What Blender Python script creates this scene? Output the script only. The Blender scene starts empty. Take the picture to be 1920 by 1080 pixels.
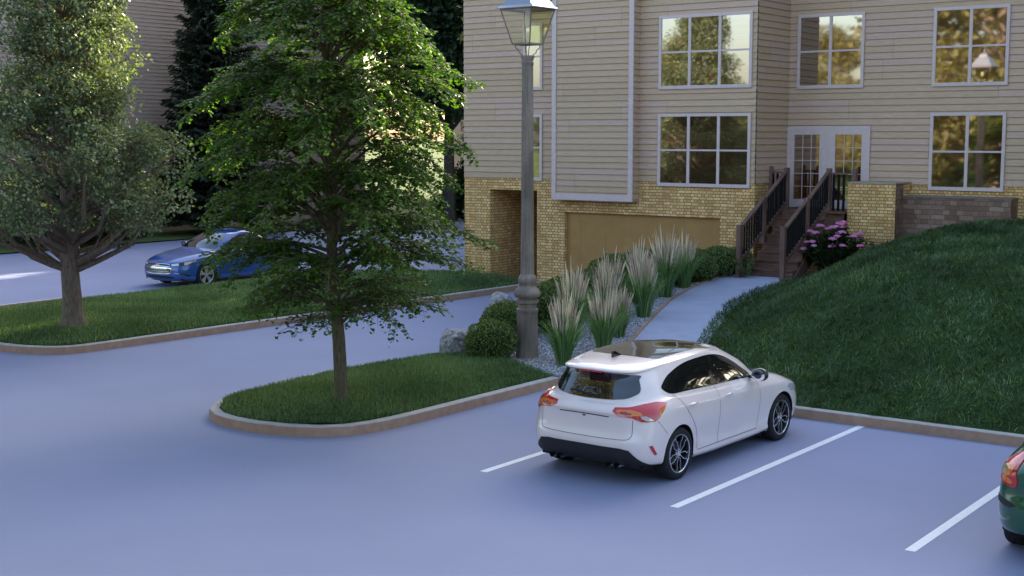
import bpy, math, random
import numpy as np
from mathutils import Vector, Matrix, noise, geometry
from mathutils.bvhtree import BVHTree
PI=math.pi
rnd=random.Random(7); rng=np.random.default_rng(7)
scene=bpy.context.scene
COL=scene.collection
R=math.radians

# ------------------------------------------------------------------ helpers
def tag(o,label=None,cat=None,group=None,kind=None):
    if label: o['label']=label
    if cat: o['category']=cat
    if group: o['group']=group
    if kind: o['kind']=kind
    return o
def empty(name,loc=(0,0,0),rz=0):
    o=bpy.data.objects.new(name,None); COL.objects.link(o)
    o.location=loc; o.rotation_euler=(0,0,rz); o.empty_display_size=.2
    return o
def link_mesh(name,me,mat,parent=None,smooth=False):
    o=bpy.data.objects.new(name,me); COL.objects.link(o)
    if mat is not None:
        for m in (mat if isinstance(mat,(list,tuple)) else [mat]): me.materials.append(m)
    if parent is not None: o.parent=parent
    if smooth: me.polygons.foreach_set('use_smooth',np.ones(len(me.polygons),dtype=bool))
    return o
def np_mesh(name,V,F,mat,parent=None,smooth=False,attr=None):
    """V (n,3), F (m,k) arrays, all faces with k corners"""
    V=np.asarray(V,dtype=np.float32); F=np.asarray(F,dtype=np.int32)
    me=bpy.data.meshes.new(name); me.vertices.add(len(V)); me.vertices.foreach_set('co',V.ravel())
    m,k=F.shape; me.loops.add(m*k); me.loops.foreach_set('vertex_index',F.ravel())
    me.polygons.add(m); me.polygons.foreach_set('loop_start',np.arange(m,dtype=np.int32)*k)
    try: me.polygons.foreach_set('loop_total',np.full(m,k,dtype=np.int32))
    except Exception: pass
    me.update(calc_edges=True); me.validate()
    if attr is not None:
        a=me.attributes.new('tint','FLOAT','POINT'); a.data.foreach_set('value',np.asarray(attr,dtype=np.float32))
    return link_mesh(name,me,mat,parent,smooth)

class MB:
    def __init__(s): s.v=[];s.f=[];s.uv=[];s.mi=[];s.cur=0
    def face(s,pts,uv=None):
        b=len(s.v); s.v+= [tuple(p) for p in pts]; s.f.append(tuple(range(b,b+len(pts)))); s.uv.append(uv); s.mi.append(s.cur)
    def raw(s,V,F):
        b=len(s.v); s.v+=[tuple(p) for p in V]
        for f in F: s.f.append(tuple(b+i for i in f)); s.uv.append(None); s.mi.append(s.cur)
    def box(s,x0,x1,y0,y1,z0,z1,M=None,skip=''):
        c=[(x0,y0,z0),(x1,y0,z0),(x1,y1,z0),(x0,y1,z0),(x0,y0,z1),(x1,y0,z1),(x1,y1,z1),(x0,y1,z1)]
        if M is not None: c=[tuple(M@Vector(p)) for p in c]
        b=len(s.v); s.v+=c
        X=(x0,x1);Y=(y0,y1);Z=(z0,z1)
        fs={'b':((0,3,2,1),'xy'),'t':((4,5,6,7),'xy'),'f':((0,1,5,4),'xz'),'r':((1,2,6,5),'yz'),'k':((2,3,7,6),'xz'),'l':((3,0,4,7),'yz')}
        cc=[(x0,y0,z0),(x1,y0,z0),(x1,y1,z0),(x0,y1,z0),(x0,y0,z1),(x1,y0,z1),(x1,y1,z1),(x0,y1,z1)]
        for k,(f,ax) in fs.items():
            if k in skip: continue
            s.f.append(tuple(b+i for i in f)); s.mi.append(s.cur)
            i0='xyz'.index(ax[0]);i1='xyz'.index(ax[1])
            s.uv.append([(cc[i][i0],cc[i][i1]) for i in f])
    def cbox(s,cx,cy,cz,sx,sy,sz,M=None): s.box(cx-sx/2,cx+sx/2,cy-sy/2,cy+sy/2,cz-sz/2,cz+sz/2,M)
    def beam(s,a,b,w,h,up=(0,0,1)):
        a=Vector(a);b=Vector(b);d=(b-a);L=d.length;d.normalize();u=Vector(up);x=d.cross(u)
        if x.length<1e-4: x=Vector((1,0,0))
        x.normalize();u=x.cross(d)
        M=Matrix((x,d,u)).transposed().to_4x4(); M.translation=a
        s.box(-w/2,w/2,0,L,-h/2,h/2,M)
    def tube(s,pts,rad,n=6,cap=True):
        pts=[Vector(p) for p in pts]; m=len(pts)
        if not isinstance(rad,(list,tuple,np.ndarray)): rad=[rad]*m
        b=len(s.v); prev=None
        for i,p in enumerate(pts):
            d=(pts[min(i+1,m-1)]-pts[max(i-1,0)])
            if d.length<1e-9: d=Vector((0,0,1))
            d.normalize()
            if prev is None:
                x=d.orthogonal().normalized()
            else:
                x=prev-d*prev.dot(d)
                x=x.normalized() if x.length>1e-6 else d.orthogonal().normalized()
            prev=x; y=d.cross(x)
            for k in range(n):
                a=2*PI*k/n; q=p+(x*math.cos(a)+y*math.sin(a))*rad[i]; s.v.append((q.x,q.y,q.z))
        for i in range(m-1):
            for k in range(n):
                k2=(k+1)%n
                s.f.append((b+i*n+k,b+i*n+k2,b+(i+1)*n+k2,b+(i+1)*n+k)); s.uv.append(None); s.mi.append(s.cur)
        if cap:
            s.f.append(tuple(b+k for k in range(n))[::-1]); s.uv.append(None); s.mi.append(s.cur)
            s.f.append(tuple(b+(m-1)*n+k for k in range(n))); s.uv.append(None); s.mi.append(s.cur)
    def lathe(s,prof,n=32,M=None,axis='z',flute=0,nfl=0):
        """prof list of (r,z)"""
        b=len(s.v); m=len(prof)
        for (r,z,*e) in prof:
            for k in range(n):
                a=2*PI*k/n; rr=r*(1+(e[0]*math.cos(a*e[1]) if e else 0))
                p=Vector((rr*math.cos(a),rr*math.sin(a),z))
                if axis=='x': p=Vector((p.z,p.x,p.y))
                if M is not None: p=M@p
                s.v.append((p.x,p.y,p.z))
        for i in range(m-1):
            for k in range(n):
                k2=(k+1)%n
                s.f.append((b+i*n+k,b+i*n+k2,b+(i+1)*n+k2,b+(i+1)*n+k)); s.uv.append(None); s.mi.append(s.cur)
    def prism(s,poly,z0,z1,M=None):
        """poly list of (x,y) ccw"""
        n=len(poly); b=len(s.v)
        for z in (z0,z1):
            for x,y in poly:
                p=Vector((x,y,z)); p=M@p if M is not None else p; s.v.append((p.x,p.y,p.z))
        s.f.append(tuple(b+i for i in range(n))[::-1]); s.uv.append(None); s.mi.append(s.cur)
        s.f.append(tuple(b+n+i for i in range(n))); s.uv.append(None); s.mi.append(s.cur)
        for i in range(n):
            j=(i+1)%n; s.f.append((b+i,b+j,b+n+j,b+n+i)); s.uv.append(None); s.mi.append(s.cur)
    def build(s,name,mat,parent=None,world=False,smooth=False,bevel=0):
        off=Vector(parent.location) if (world and parent is not None) else Vector((0,0,0))
        V=[(x-off.x,y-off.y,z-off.z) for x,y,z in s.v]
        me=bpy.data.meshes.new(name); me.from_pydata(V,[],s.f)
        if any(u is not None for u in s.uv):
            ul=me.uv_layers.new(name='UVMap'); i=0; arr=[]
            for f,u in zip(s.f,s.uv):
                for j in range(len(f)): arr+= list(u[j]) if u is not None else [0,0]
            ul.data.foreach_set('uv',arr)
        if max(s.mi,default=0)>0: me.polygons.foreach_set('material_index',s.mi)
        me.update()
        o=link_mesh(name,me,mat,parent)
        if smooth: smooth_by_angle(me,smooth if not isinstance(smooth,bool) else 40)
        if bevel:
            m=o.modifiers.new('bevel','BEVEL'); m.width=bevel; m.segments=2; m.limit_method='ANGLE'; m.angle_limit=R(40)
        return o
def smooth_by_angle(me,deg):
    me.polygons.foreach_set('use_smooth',np.ones(len(me.polygons),dtype=bool))
    try: me.set_sharp_from_angle(angle=R(deg))
    except Exception: pass

# ------------------------------------------------------------------ materials
class NT:
    def __init__(s,name):
        m=bpy.data.materials.new(name); m.use_nodes=True; s.m=m; s.t=m.node_tree; s.b=s.t.nodes['Principled BSDF']; s.out=s.t.nodes['Material Output']
    def n(s,typ,**kw):
        nd=s.t.nodes.new(typ)
        for k,v in kw.items():
            if k.startswith('i_'):
                nd.inputs[k[2:].replace('_',' ')].default_value=v
            else: setattr(nd,k,v)
        return nd
    def l(s,a,b): s.t.links.new(a,b)
    def set(s,**kw):
        for k,v in kw.items(): s.b.inputs[k.replace('_',' ')].default_value=v
def col(c): return (c[0],c[1],c[2],1)
def ramp(t,stops):
    r=t.n('ShaderNodeValToRGB'); e=r.color_ramp.elements
    while len(e)<len(stops): e.new(.5)
    for i,(p,c) in enumerate(stops): e[i].position=p; e[i].color=col(c) if len(c)==3 else c
    return r
def noisy(name,c1,c2,scale=5,detail=6,rough=.8,bump=0,bscale=None,c3=None,spec=.4,coord='Object',dist=.02,rough2=None,stops=(.3,.7)):
    t=NT(name); tc=t.n('ShaderNodeTexCoord'); nz=t.n('ShaderNodeTexNoise',i_Scale=scale,i_Detail=detail)
    t.l(tc.outputs[coord],nz.inputs['Vector'])
    st=[(stops[0],c1),(stops[1],c2)]
    if c3: st.append((.85,c3))
    r=ramp(t,st); t.l(nz.outputs['Fac'],r.inputs['Fac']); t.l(r.outputs['Color'],t.b.inputs['Base Color'])
    t.set(Roughness=rough); t.b.inputs['Specular IOR Level'].default_value=spec
    if bump:
        n2=t.n('ShaderNodeTexNoise',i_Scale=bscale or scale*4,i_Detail=5); t.l(tc.outputs[coord],n2.inputs['Vector'])
        b=t.n('ShaderNodeBump',i_Strength=bump,i_Distance=dist); t.l(n2.outputs['Fac'],b.inputs['Height']); t.l(b.outputs['Normal'],t.b.inputs['Normal'])
    return t.m
def plain(name,c,rough=.5,metal=0,spec=.5,coat=0):
    t=NT(name); t.set(Base_Color=col(c),Roughness=rough,Metallic=metal); t.b.inputs['Specular IOR Level'].default_value=spec
    if coat: t.b.inputs['Coat Weight'].default_value=coat; t.b.inputs['Coat Roughness'].default_value=.03
    return t.m
def leaf_mat(name,dark,light,trans=.35,rough=.45,hue=None,spec=.3):
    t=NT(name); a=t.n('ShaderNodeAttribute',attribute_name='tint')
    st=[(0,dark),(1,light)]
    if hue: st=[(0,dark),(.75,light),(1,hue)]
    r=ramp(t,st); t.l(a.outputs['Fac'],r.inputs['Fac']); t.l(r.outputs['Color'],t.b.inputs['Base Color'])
    t.set(Roughness=rough); t.b.inputs['Specular IOR Level'].default_value=spec
    tr=t.n('ShaderNodeBsdfTranslucent'); mx=t.n('ShaderNodeMixShader'); mx.inputs[0].default_value=trans
    g=t.n('ShaderNodeMix',data_type='RGBA',blend_type='MULTIPLY'); g.inputs[0].default_value=1; g.inputs[7].default_value=(1.5,1.6,.5,1)
    t.l(r.outputs['Color'],g.inputs[6]); t.l(g.outputs[2],tr.inputs['Color'])
    t.l(t.b.outputs[0],mx.inputs[1]); t.l(tr.outputs[0],mx.inputs[2]); t.l(mx.outputs[0],t.out.inputs['Surface'])
    return t.m
def siding_mat(name,ca,cb,cc):
    t=NT(name); uv=t.n('ShaderNodeUVMap'); sp=t.n('ShaderNodeSeparateXYZ'); t.l(uv.outputs[0],sp.inputs[0])
    dv=t.n('ShaderNodeMath',operation='DIVIDE'); dv.inputs[1].default_value=.16; t.l(sp.outputs[1],dv.inputs[0])
    fl=t.n('ShaderNodeMath',operation='FLOOR'); t.l(dv.outputs[0],fl.inputs[0])
    # plank length 3.1, shifted per two courses
    wn0=t.n('ShaderNodeTexWhiteNoise',noise_dimensions='1D'); hf=t.n('ShaderNodeMath',operation='DIVIDE'); hf.inputs[1].default_value=3; t.l(fl.outputs[0],hf.inputs[0])
    hf2=t.n('ShaderNodeMath',operation='FLOOR'); t.l(hf.outputs[0],hf2.inputs[0]); t.l(hf2.outputs[0],wn0.inputs['W'])
    sh=t.n('ShaderNodeMath',operation='MULTIPLY_ADD'); sh.inputs[1].default_value=1.0; t.l(wn0.outputs[0],sh.inputs[0])
    dx=t.n('ShaderNodeMath',operation='DIVIDE'); dx.inputs[1].default_value=5.5; t.l(sp.outputs[0],dx.inputs[0]); t.l(dx.outputs[0],sh.inputs[2])
    fx=t.n('ShaderNodeMath',operation='FLOOR'); t.l(sh.outputs[0],fx.inputs[0])
    cb_=t.n('ShaderNodeCombineXYZ'); t.l(fx.outputs[0],cb_.inputs[0]); t.l(fl.outputs[0],cb_.inputs[1])
    wn=t.n('ShaderNodeTexWhiteNoise',noise_dimensions='2D'); t.l(cb_.outputs[0],wn.inputs['Vector'])
    r=ramp(t,[(0,ca),(.5,cb),(1,cc)]); t.l(wn.outputs[0],r.inputs['Fac'])
    # grain
    mp=t.n('ShaderNodeMapping'); mp.inputs['Scale'].default_value=(1.2,22,1); t.l(uv.outputs[0],mp.inputs[0])
    nz=t.n('ShaderNodeTexNoise',i_Scale=3,i_Detail=7,i_Roughness=.65); t.l(mp.outputs[0],nz.inputs[0])
    gr=ramp(t,[(.3,(.8,.79,.78)),(.7,(1.1,1.1,1.1))]); t.l(nz.outputs['Fac'],gr.inputs['Fac'])
    mx=t.n('ShaderNodeMix',data_type='RGBA',blend_type='MULTIPLY'); mx.inputs[0].default_value=1; t.l(r.outputs[0],mx.inputs[6]); t.l(gr.outputs[0],mx.inputs[7])
    # butt joint
    fr=t.n('ShaderNodeMath',operation='FRACT'); t.l(sh.outputs[0],fr.inputs[0])
    lt=t.n('ShaderNodeMath',operation='LESS_THAN'); lt.inputs[1].default_value=.0012; t.l(fr.outputs[0],lt.inputs[0])
    m2=t.n('ShaderNodeMix',data_type='RGBA'); t.l(lt.outputs[0],m2.inputs[0]); t.l(mx.outputs[2],m2.inputs[6]); m2.inputs[7].default_value=(.22,.17,.125,1)
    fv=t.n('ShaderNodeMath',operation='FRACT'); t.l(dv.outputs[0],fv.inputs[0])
    lv=t.n('ShaderNodeMapRange'); lv.inputs[1].default_value=.055; lv.inputs[2].default_value=.085; lv.inputs[3].default_value=.65; lv.inputs[4].default_value=0; t.l(fv.outputs[0],lv.inputs[0])  # lap shadow painted into the colour as a dark line per course
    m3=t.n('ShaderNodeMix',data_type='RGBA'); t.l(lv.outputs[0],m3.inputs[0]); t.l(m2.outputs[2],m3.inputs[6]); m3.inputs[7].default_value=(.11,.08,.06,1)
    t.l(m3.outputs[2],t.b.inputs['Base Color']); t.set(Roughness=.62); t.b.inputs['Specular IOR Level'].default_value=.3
    bp=t.n('ShaderNodeBump',i_Strength=.12,i_Distance=.01); t.l(nz.outputs['Fac'],bp.inputs['Height']); t.l(bp.outputs[0],t.b.inputs['Normal'])
    return t.m
def brick_mat(name,c1,c2,c3,mortar,w=.205,h=.077,msize=.0085,bump=.8):
    t=NT(name); uv=t.n('ShaderNodeUVMap')
    def bt(ww,off,freq):
        b=t.n('ShaderNodeTexBrick',offset=off,offset_frequency=freq,squash=.5 if ww else 1,squash_frequency=2)
        b.inputs['Scale'].default_value=1; b.inputs['Brick Width'].default_value=w; b.inputs['Row Height'].default_value=h
        b.inputs['Mortar Size'].default_value=msize; b.inputs['Mortar Smooth'].default_value=.15; b.inputs['Bias'].default_value=-.1
        b.inputs['Color1'].default_value=(0,0,0,1); b.inputs['Color2'].default_value=(1,1,1,1); b.inputs['Mortar'].default_value=(.5,.5,.5,1)
        return b
    # wobble
    nz=t.n('ShaderNodeTexNoise',i_Scale=9,i_Detail=3); t.l(uv.outputs[0],nz.inputs[0])
    wv=t.n('ShaderNodeMix',data_type='RGBA',blend_type='LINEAR_LIGHT'); wv.inputs[0].default_value=.012; t.l(uv.outputs[0],wv.inputs[6]); t.l(nz.outputs['Color'],wv.inputs[7])
    b=bt(1,.37,2); t.l(wv.outputs[2],b.inputs['Vector'])
    r=ramp(t,[(0,c1),(.55,c2),(1,c3)]); t.l(b.outputs['Color'],r.inputs['Fac'])
    n2=t.n('ShaderNodeTexNoise',i_Scale=28,i_Detail=5,i_Roughness=.7); t.l(uv.outputs[0],n2.inputs[0])
    g=ramp(t,[(.3,(.72,.7,.66)),(.7,(1.2,1.18,1.12))]); t.l(n2.outputs['Fac'],g.inputs['Fac'])
    n3=t.n('ShaderNodeTexNoise',i_Scale=1.6,i_Detail=4); t.l(uv.outputs[0],n3.inputs[0])
    g3=ramp(t,[(.3,(.86,.84,.8)),(.7,(1.08,1.08,1.06))]); t.l(n3.outputs['Fac'],g3.inputs['Fac'])
    mx=t.n('ShaderNodeMix',data_type='RGBA',blend_type='MULTIPLY'); mx.inputs[0].default_value=1; t.l(r.outputs[0],mx.inputs[6]); t.l(g.outputs[0],mx.inputs[7])
    mx3=t.n('ShaderNodeMix',data_type='RGBA',blend_type='MULTIPLY'); mx3.inputs[0].default_value=1; t.l(mx.outputs[2],mx3.inputs[6]); t.l(g3.outputs[0],mx3.inputs[7])
    m2=t.n('ShaderNodeMix',data_type='RGBA'); t.l(b.outputs['Fac'],m2.inputs[0]); t.l(mx3.outputs[2],m2.inputs[6]); m2.inputs[7].default_value=col(mortar)
    t.l(m2.outputs[2],t.b.inputs['Base Color']); t.set(Roughness=.88); t.b.inputs['Specular IOR Level'].default_value=.25
    iv=t.n('ShaderNodeMath',operation='MULTIPLY_ADD'); iv.inputs[1].default_value=-1; t.l(b.outputs['Fac'],iv.inputs[0])
    n4=t.n('ShaderNodeMath',operation='MULTIPLY'); n4.inputs[1].default_value=.5; t.l(n2.outputs['Fac'],n4.inputs[0]); t.l(n4.outputs[0],iv.inputs[2])
    bp=t.n('ShaderNodeBump',i_Strength=bump,i_Distance=.012); t.l(iv.outputs[0],bp.inputs['Height']); t.l(bp.outputs[0],t.b.inputs['Normal'])
    return t.m
def wood_mat(name,c1,c2,scale=1.0,axis=2):
    t=NT(name); tc=t.n('ShaderNodeTexCoord'); mp=t.n('ShaderNodeMapping')
    sc=[26,26,26]; sc[axis]=2.0; mp.inputs['Scale'].default_value=[q*scale for q in sc]; t.l(tc.outputs['Object'],mp.inputs[0])
    nz=t.n('ShaderNodeTexNoise',i_Scale=1,i_Detail=8,i_Roughness=.65,i_Distortion=.6); t.l(mp.outputs[0],nz.inputs[0])
    r=ramp(t,[(.3,c1),(.7,c2)]); t.l(nz.outputs['Fac'],r.inputs['Fac']); 
    n2=t.n('ShaderNodeTexNoise',i_Scale=2.2,i_Detail=3); t.l(tc.outputs['Object'],n2.inputs[0])
    g=ramp(t,[(.35,(.7,.68,.66)),(.65,(1.15,1.12,1.1))]); t.l(n2.outputs['Fac'],g.inputs['Fac'])
    mx=t.n('ShaderNodeMix',data_type='RGBA',blend_type='MULTIPLY'); mx.inputs[0].default_value=1; t.l(r.outputs[0],mx.inputs[6]); t.l(g.outputs[0],mx.inputs[7])
    t.l(mx.outputs[2],t.b.inputs['Base Color'])
    bp=t.n('ShaderNodeBump',i_Strength=.3,i_Distance=.006); t.l(nz.outputs['Fac'],bp.inputs['Height']); t.l(bp.outputs[0],t.b.inputs['Normal'])
    t.set(Roughness=.7); return t.m
def bark_mat(name,c1,c2,sc=1.0):
    t=NT(name); tc=t.n('ShaderNodeTexCoord'); mp=t.n('ShaderNodeMapping'); mp.inputs['Scale'].default_value=(14*sc,14*sc,3.2*sc); t.l(tc.outputs['Object'],mp.inputs[0])
    nz=t.n('ShaderNodeTexNoise',i_Scale=1.6,i_Detail=9,i_Roughness=.7,i_Distortion=.8); t.l(mp.outputs[0],nz.inputs[0])
    vo=t.n('ShaderNodeTexVoronoi',feature='DISTANCE_TO_EDGE',i_Scale=1.1); t.l(mp.outputs[0],vo.inputs['Vector'])
    r=ramp(t,[(.3,c1),(.68,c2)]); t.l(nz.outputs['Fac'],r.inputs['Fac']); t.l(r.outputs[0],t.b.inputs['Base Color'])
    ad=t.n('ShaderNodeMath',operation='MULTIPLY_ADD'); ad.inputs[1].default_value=1.2; t.l(vo.outputs[0],ad.inputs[0]); t.l(nz.outputs['Fac'],ad.inputs[2])
    bp=t.n('ShaderNodeBump',i_Strength=.9,i_Distance=.03); t.l(ad.outputs[0],bp.inputs['Height']); t.l(bp.outputs[0],t.b.inputs['Normal'])
    t.set(Roughness=.9); return t.m
def pane_mat(name,tint=(.46,.38,.32),refl=.34):
    t=NT(name); tr=t.n('ShaderNodeBsdfTransparent'); tr.inputs[0].default_value=col(tint)
    gl=t.n('ShaderNodeBsdfGlossy'); gl.inputs['Roughness'].default_value=.03; gl.inputs[0].default_value=(1,.94,.89,1)
    tc=t.n('ShaderNodeTexCoord'); nz=t.n('ShaderNodeTexNoise',i_Scale=1.3,i_Detail=1); t.l(tc.outputs['Object'],nz.inputs[0])
    bp=t.n('ShaderNodeBump',i_Strength=.05,i_Distance=.02); t.l(nz.outputs['Fac'],bp.inputs['Height']); t.l(bp.outputs[0],gl.inputs['Normal'])
    mx=t.n('ShaderNodeMixShader'); mx.inputs[0].default_value=refl
    lw=t.n('ShaderNodeFresnel'); lw.inputs[0].default_value=1.6
    ma=t.n('ShaderNodeMath',operation='ADD'); ma.inputs[1].default_value=refl; ma.use_clamp=True; t.l(lw.outputs[0],ma.inputs[0]); t.l(ma.outputs[0],mx.inputs[0])
    t.l(tr.outputs[0],mx.inputs[1]); t.l(gl.outputs[0],mx.inputs[2]); t.l(mx.outputs[0],t.out.inputs['Surface'])
    return t.m

M={}
def asphalt():
    t=NT('asphalt'); tc=t.n('ShaderNodeTexCoord')
    n1=t.n('ShaderNodeTexNoise',i_Scale=.35,i_Detail=5); t.l(tc.outputs['Object'],n1.inputs[0])
    n2=t.n('ShaderNodeTexNoise',i_Scale=90,i_Detail=3); t.l(tc.outputs['Object'],n2.inputs[0])
    r=ramp(t,[(.3,(.225,.25,.375)),(.7,(.262,.286,.42))]); t.l(n1.outputs['Fac'],r.inputs['Fac'])
    g=ramp(t,[(.25,(.9,.9,.9)),(.75,(1.08,1.08,1.08))]); t.l(n2.outputs['Fac'],g.inputs['Fac'])
    mx=t.n('ShaderNodeMix',data_type='RGBA',blend_type='MULTIPLY'); mx.inputs[0].default_value=1; t.l(r.outputs[0],mx.inputs[6]); t.l(g.outputs[0],mx.inputs[7])
    t.l(mx.outputs[2],t.b.inputs['Base Color']); t.set(Roughness=.7); t.b.inputs['Specular IOR Level'].default_value=.35
    bp=t.n('ShaderNodeBump',i_Strength=.15,i_Distance=.004); t.l(n2.outputs['Fac'],bp.inputs['Height']); t.l(bp.outputs[0],t.b.inputs['Normal'])
    return t.m
M['asphalt']=asphalt()
M['path']=noisy('path_concrete',(.37,.39,.51),(.43,.45,.57),scale=3,rough=.85,bump=.2,bscale=60,dist=.005)
M['stripe']=noisy('road_paint',(.72,.74,.78),(.82,.84,.87),scale=14,rough=.6,bump=.1,bscale=90,dist=.003)
M['kerb_side']=noisy('kerb_side',(.36,.225,.15),(.46,.30,.21),scale=7,rough=.9,bump=.3,bscale=120,dist=.004)
M['kerb_top']=noisy('kerb_top',(.36,.34,.33),(.45,.43,.41),scale=7,rough=.85,bump=.3,bscale=120,dist=.004)
M['soil']=noisy('turf_soil',(.02,.045,.014),(.04,.08,.024),scale=6,rough=1,bump=.5,bscale=30,dist=.03,spec=.1)
M['farlawn']=noisy('far_lawn',(.08,.11,.04),(.14,.175,.065),scale=.7,rough=1,bump=.6,bscale=40,dist=.05,spec=.1)
M['gravel']=noisy('gravel_base',(.09,.09,.10),(.34,.34,.37),scale=45,detail=3,rough=.9,bump=.9,bscale=60,dist=.03)
M['pebble']=leaf_mat('pebble',(.13,.13,.15),(.72,.72,.76),trans=0,rough=.8)
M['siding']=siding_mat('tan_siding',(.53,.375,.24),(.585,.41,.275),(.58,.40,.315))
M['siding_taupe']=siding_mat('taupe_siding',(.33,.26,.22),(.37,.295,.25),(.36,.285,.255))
M['trim']=noisy('painted_trim',(.60,.47,.45),(.66,.53,.51),scale=9,rough=.5,bump=.05)
M['brick']=brick_mat('yellow_brick',(.66,.39,.16),(.84,.56,.26),(.94,.70,.37),(.30,.165,.07))
M['stone']=brick_mat('grey_stone_block',(.20,.125,.095),(.29,.19,.15),(.37,.26,.21),(.15,.10,.08),w=.34,h=.115,msize=.006,bump=.8)
M['garage']=noisy('garage_board',(.37,.20,.06),(.43,.235,.075),scale=3,rough=.6,bump=.05)
M['wood']=wood_mat('stained_timber',(.085,.045,.034),(.26,.15,.115))
M['woodx']=wood_mat('stained_tread',(.08,.036,.022),(.23,.12,.08),axis=0)
M['black']=plain('black_metal',(.006,.006,.007),.7,0,.2)
M['pane']=pane_mat('window_glass')
M['roof']=noisy('roof_shingle',(.06,.055,.05),(.1,.09,.085),scale=12,rough=.9)
M['dark']=plain('interior_dark',(.02,.018,.016),.9)
M['rock']=noisy('granite',(.17,.16,.16),(.50,.48,.48),scale=16,detail=9,rough=.85,bump=.7,bscale=14,dist=.05,stops=(.35,.65))
M['bark']=bark_mat('bark',(.08,.058,.042),(.28,.21,.16))
M['bark2']=bark_mat('young_bark',(.05,.042,.022),(.21,.17,.095),1.3)
M['barkf']=bark_mat('fir_bark',(.02,.018,.016),(.06,.055,.05))
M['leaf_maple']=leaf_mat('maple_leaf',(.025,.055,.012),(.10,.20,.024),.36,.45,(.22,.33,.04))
M['leaf_oak']=leaf_mat('oak_leaf',(.07,.10,.052),(.24,.295,.165),.28,.45,(.44,.48,.27))
M['needle']=leaf_mat('fir_needle',(.018,.028,.018),(.07,.088,.05),.1,.5)
M['leaf_far']=leaf_mat('far_leaf',(.012,.028,.012),(.04,.075,.03),.25,.5)
M['grass']=leaf_mat('grass_blade',(.026,.046,.02),(.115,.18,.078),.3,.6,(.25,.34,.165),spec=.2)
M['grass2']=leaf_mat('grass_short',(.06,.105,.045),(.17,.25,.11),.3,.55,(.26,.34,.17),spec=.2)
M['box']=leaf_mat('boxwood_leaf',(.06,.085,.03),(.20,.265,.085),.25,.5,(.38,.44,.18))
M['reed']=leaf_mat('reed_blade',(.06,.14,.05),(.25,.40,.15),.3,.5,(.50,.58,.32))
M['plume']=leaf_mat('reed_plume',(.42,.30,.26),(.82,.69,.60),.25,.8,(.95,.86,.73))
M['hyd_leaf']=leaf_mat('hydrangea_leaf',(.014,.05,.014),(.045,.12,.03),.3,.45)
M['hyd_pink']=leaf_mat('hydrangea_petal',(.62,.20,.48),(.88,.45,.78),.25,.6,(.70,.10,.30))
M['leaf_sun']=leaf_mat('roadside_leaf',(.09,.085,.03),(.23,.21,.08),.35,.5,(.40,.36,.13))
# ------------------------------------------------------------------ world, sun, camera
SUN_EL=R(24); SUN_AZ=R(-1)     # azimuth clockwise from +Y
w=bpy.data.worlds.new('World'); scene.world=w; w.use_nodes=True
sky=w.node_tree.nodes.new('ShaderNodeTexSky'); sky.sky_type='NISHITA'; sky.sun_disc=False
sky.sun_elevation=SUN_EL; sky.sun_rotation=SUN_AZ; sky.air_density=1.0; sky.dust_density=3; sky.ozone_density=.5
bg=w.node_tree.nodes['Background']; bg.inputs[1].default_value=.15
w.node_tree.links.new(sky.outputs[0],bg.inputs[0])
sl=bpy.data.lights.new('sun','SUN'); sl.energy=5; sl.angle=R(.5); sl.color=(1,.87,.68)
so=bpy.data.objects.new('sun',sl); COL.objects.link(so)
sd=Vector((math.sin(SUN_AZ)*math.cos(SUN_EL),math.cos(SUN_AZ)*math.cos(SUN_EL),math.sin(SUN_EL)))
so.rotation_euler=sd.to_track_quat('Z','Y').to_euler(); so.location=(0,20,30)
cd=bpy.data.cameras.new('camera'); cam=bpy.data.objects.new('camera',cd); COL.objects.link(cam)
cd.lens=36*2530/1920; cd.sensor_width=36; cd.clip_end=2000
cam.location=(0,0,4.18); cam.rotation_euler=(PI/2-math.atan(287/2530),0,math.atan(1875/2546)); scene.camera=cam
vs=scene.view_settings; vs.view_transform='Standard'; vs.look='None'; vs.exposure=1.87; vs.gamma=1

# ------------------------------------------------------------------ ground
def sheet(name,poly,z,mat,kind='structure'):
    m=MB(); m.face([(x,y,z) for x,y in poly]); o=m.build(name,mat); o['kind']=kind; return o
sheet('ground',[(-600,-400),(600,-400),(600,900),(-600,900)],-.03,M['farlawn'])
sheet('car_park',[(-42.5,-14),(16,-14),(16,18.4),(-10.5,18.4),(-10.5,32),(-24.1,44),(-24.1,56),(-42.5,56)],0,M['asphalt'])
sheet('verge',[(-46.6,-10),(-42.5,-10),(-42.5,52),(-46.6,52)],.05,M['farlawn'])
def interp(x,pts):
    for (a,b),(c,d) in zip(pts,pts[1:]):
        if x<=c or (c,d)==pts[-1]:
            if x<=a: return b
            return b+(d-b)*min(1,(x-a)/(c-a))
def zp(Y): return .15 if Y<18.4 else .15+(min(Y,29.05)-18.4)*.0645
PL=[(18.4,-12.0),(20,-12.45),(21.44,-12.97),(23.98,-13.93),(25.39,-14.41),(26.84,-14.74),(28.12,-14.90),(29.03,-14.9),(29.2,-14.9)]
PR=[(18.4,-10.6),(20,-11.2),(21.66,-11.80),(23.55,-12.5),(25.7,-13.22),(27.48,-13.45),(28.93,-13.35),(29.2,-13.3)]
BL=[(18.5,-15.6),(20,-15.8),(22,-15.95),(25,-16.25),(28,-16.15),(30.4,-15.95)]
def sstep(x): x=min(1,max(0,x)); return x*x*(3-2*x)
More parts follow.
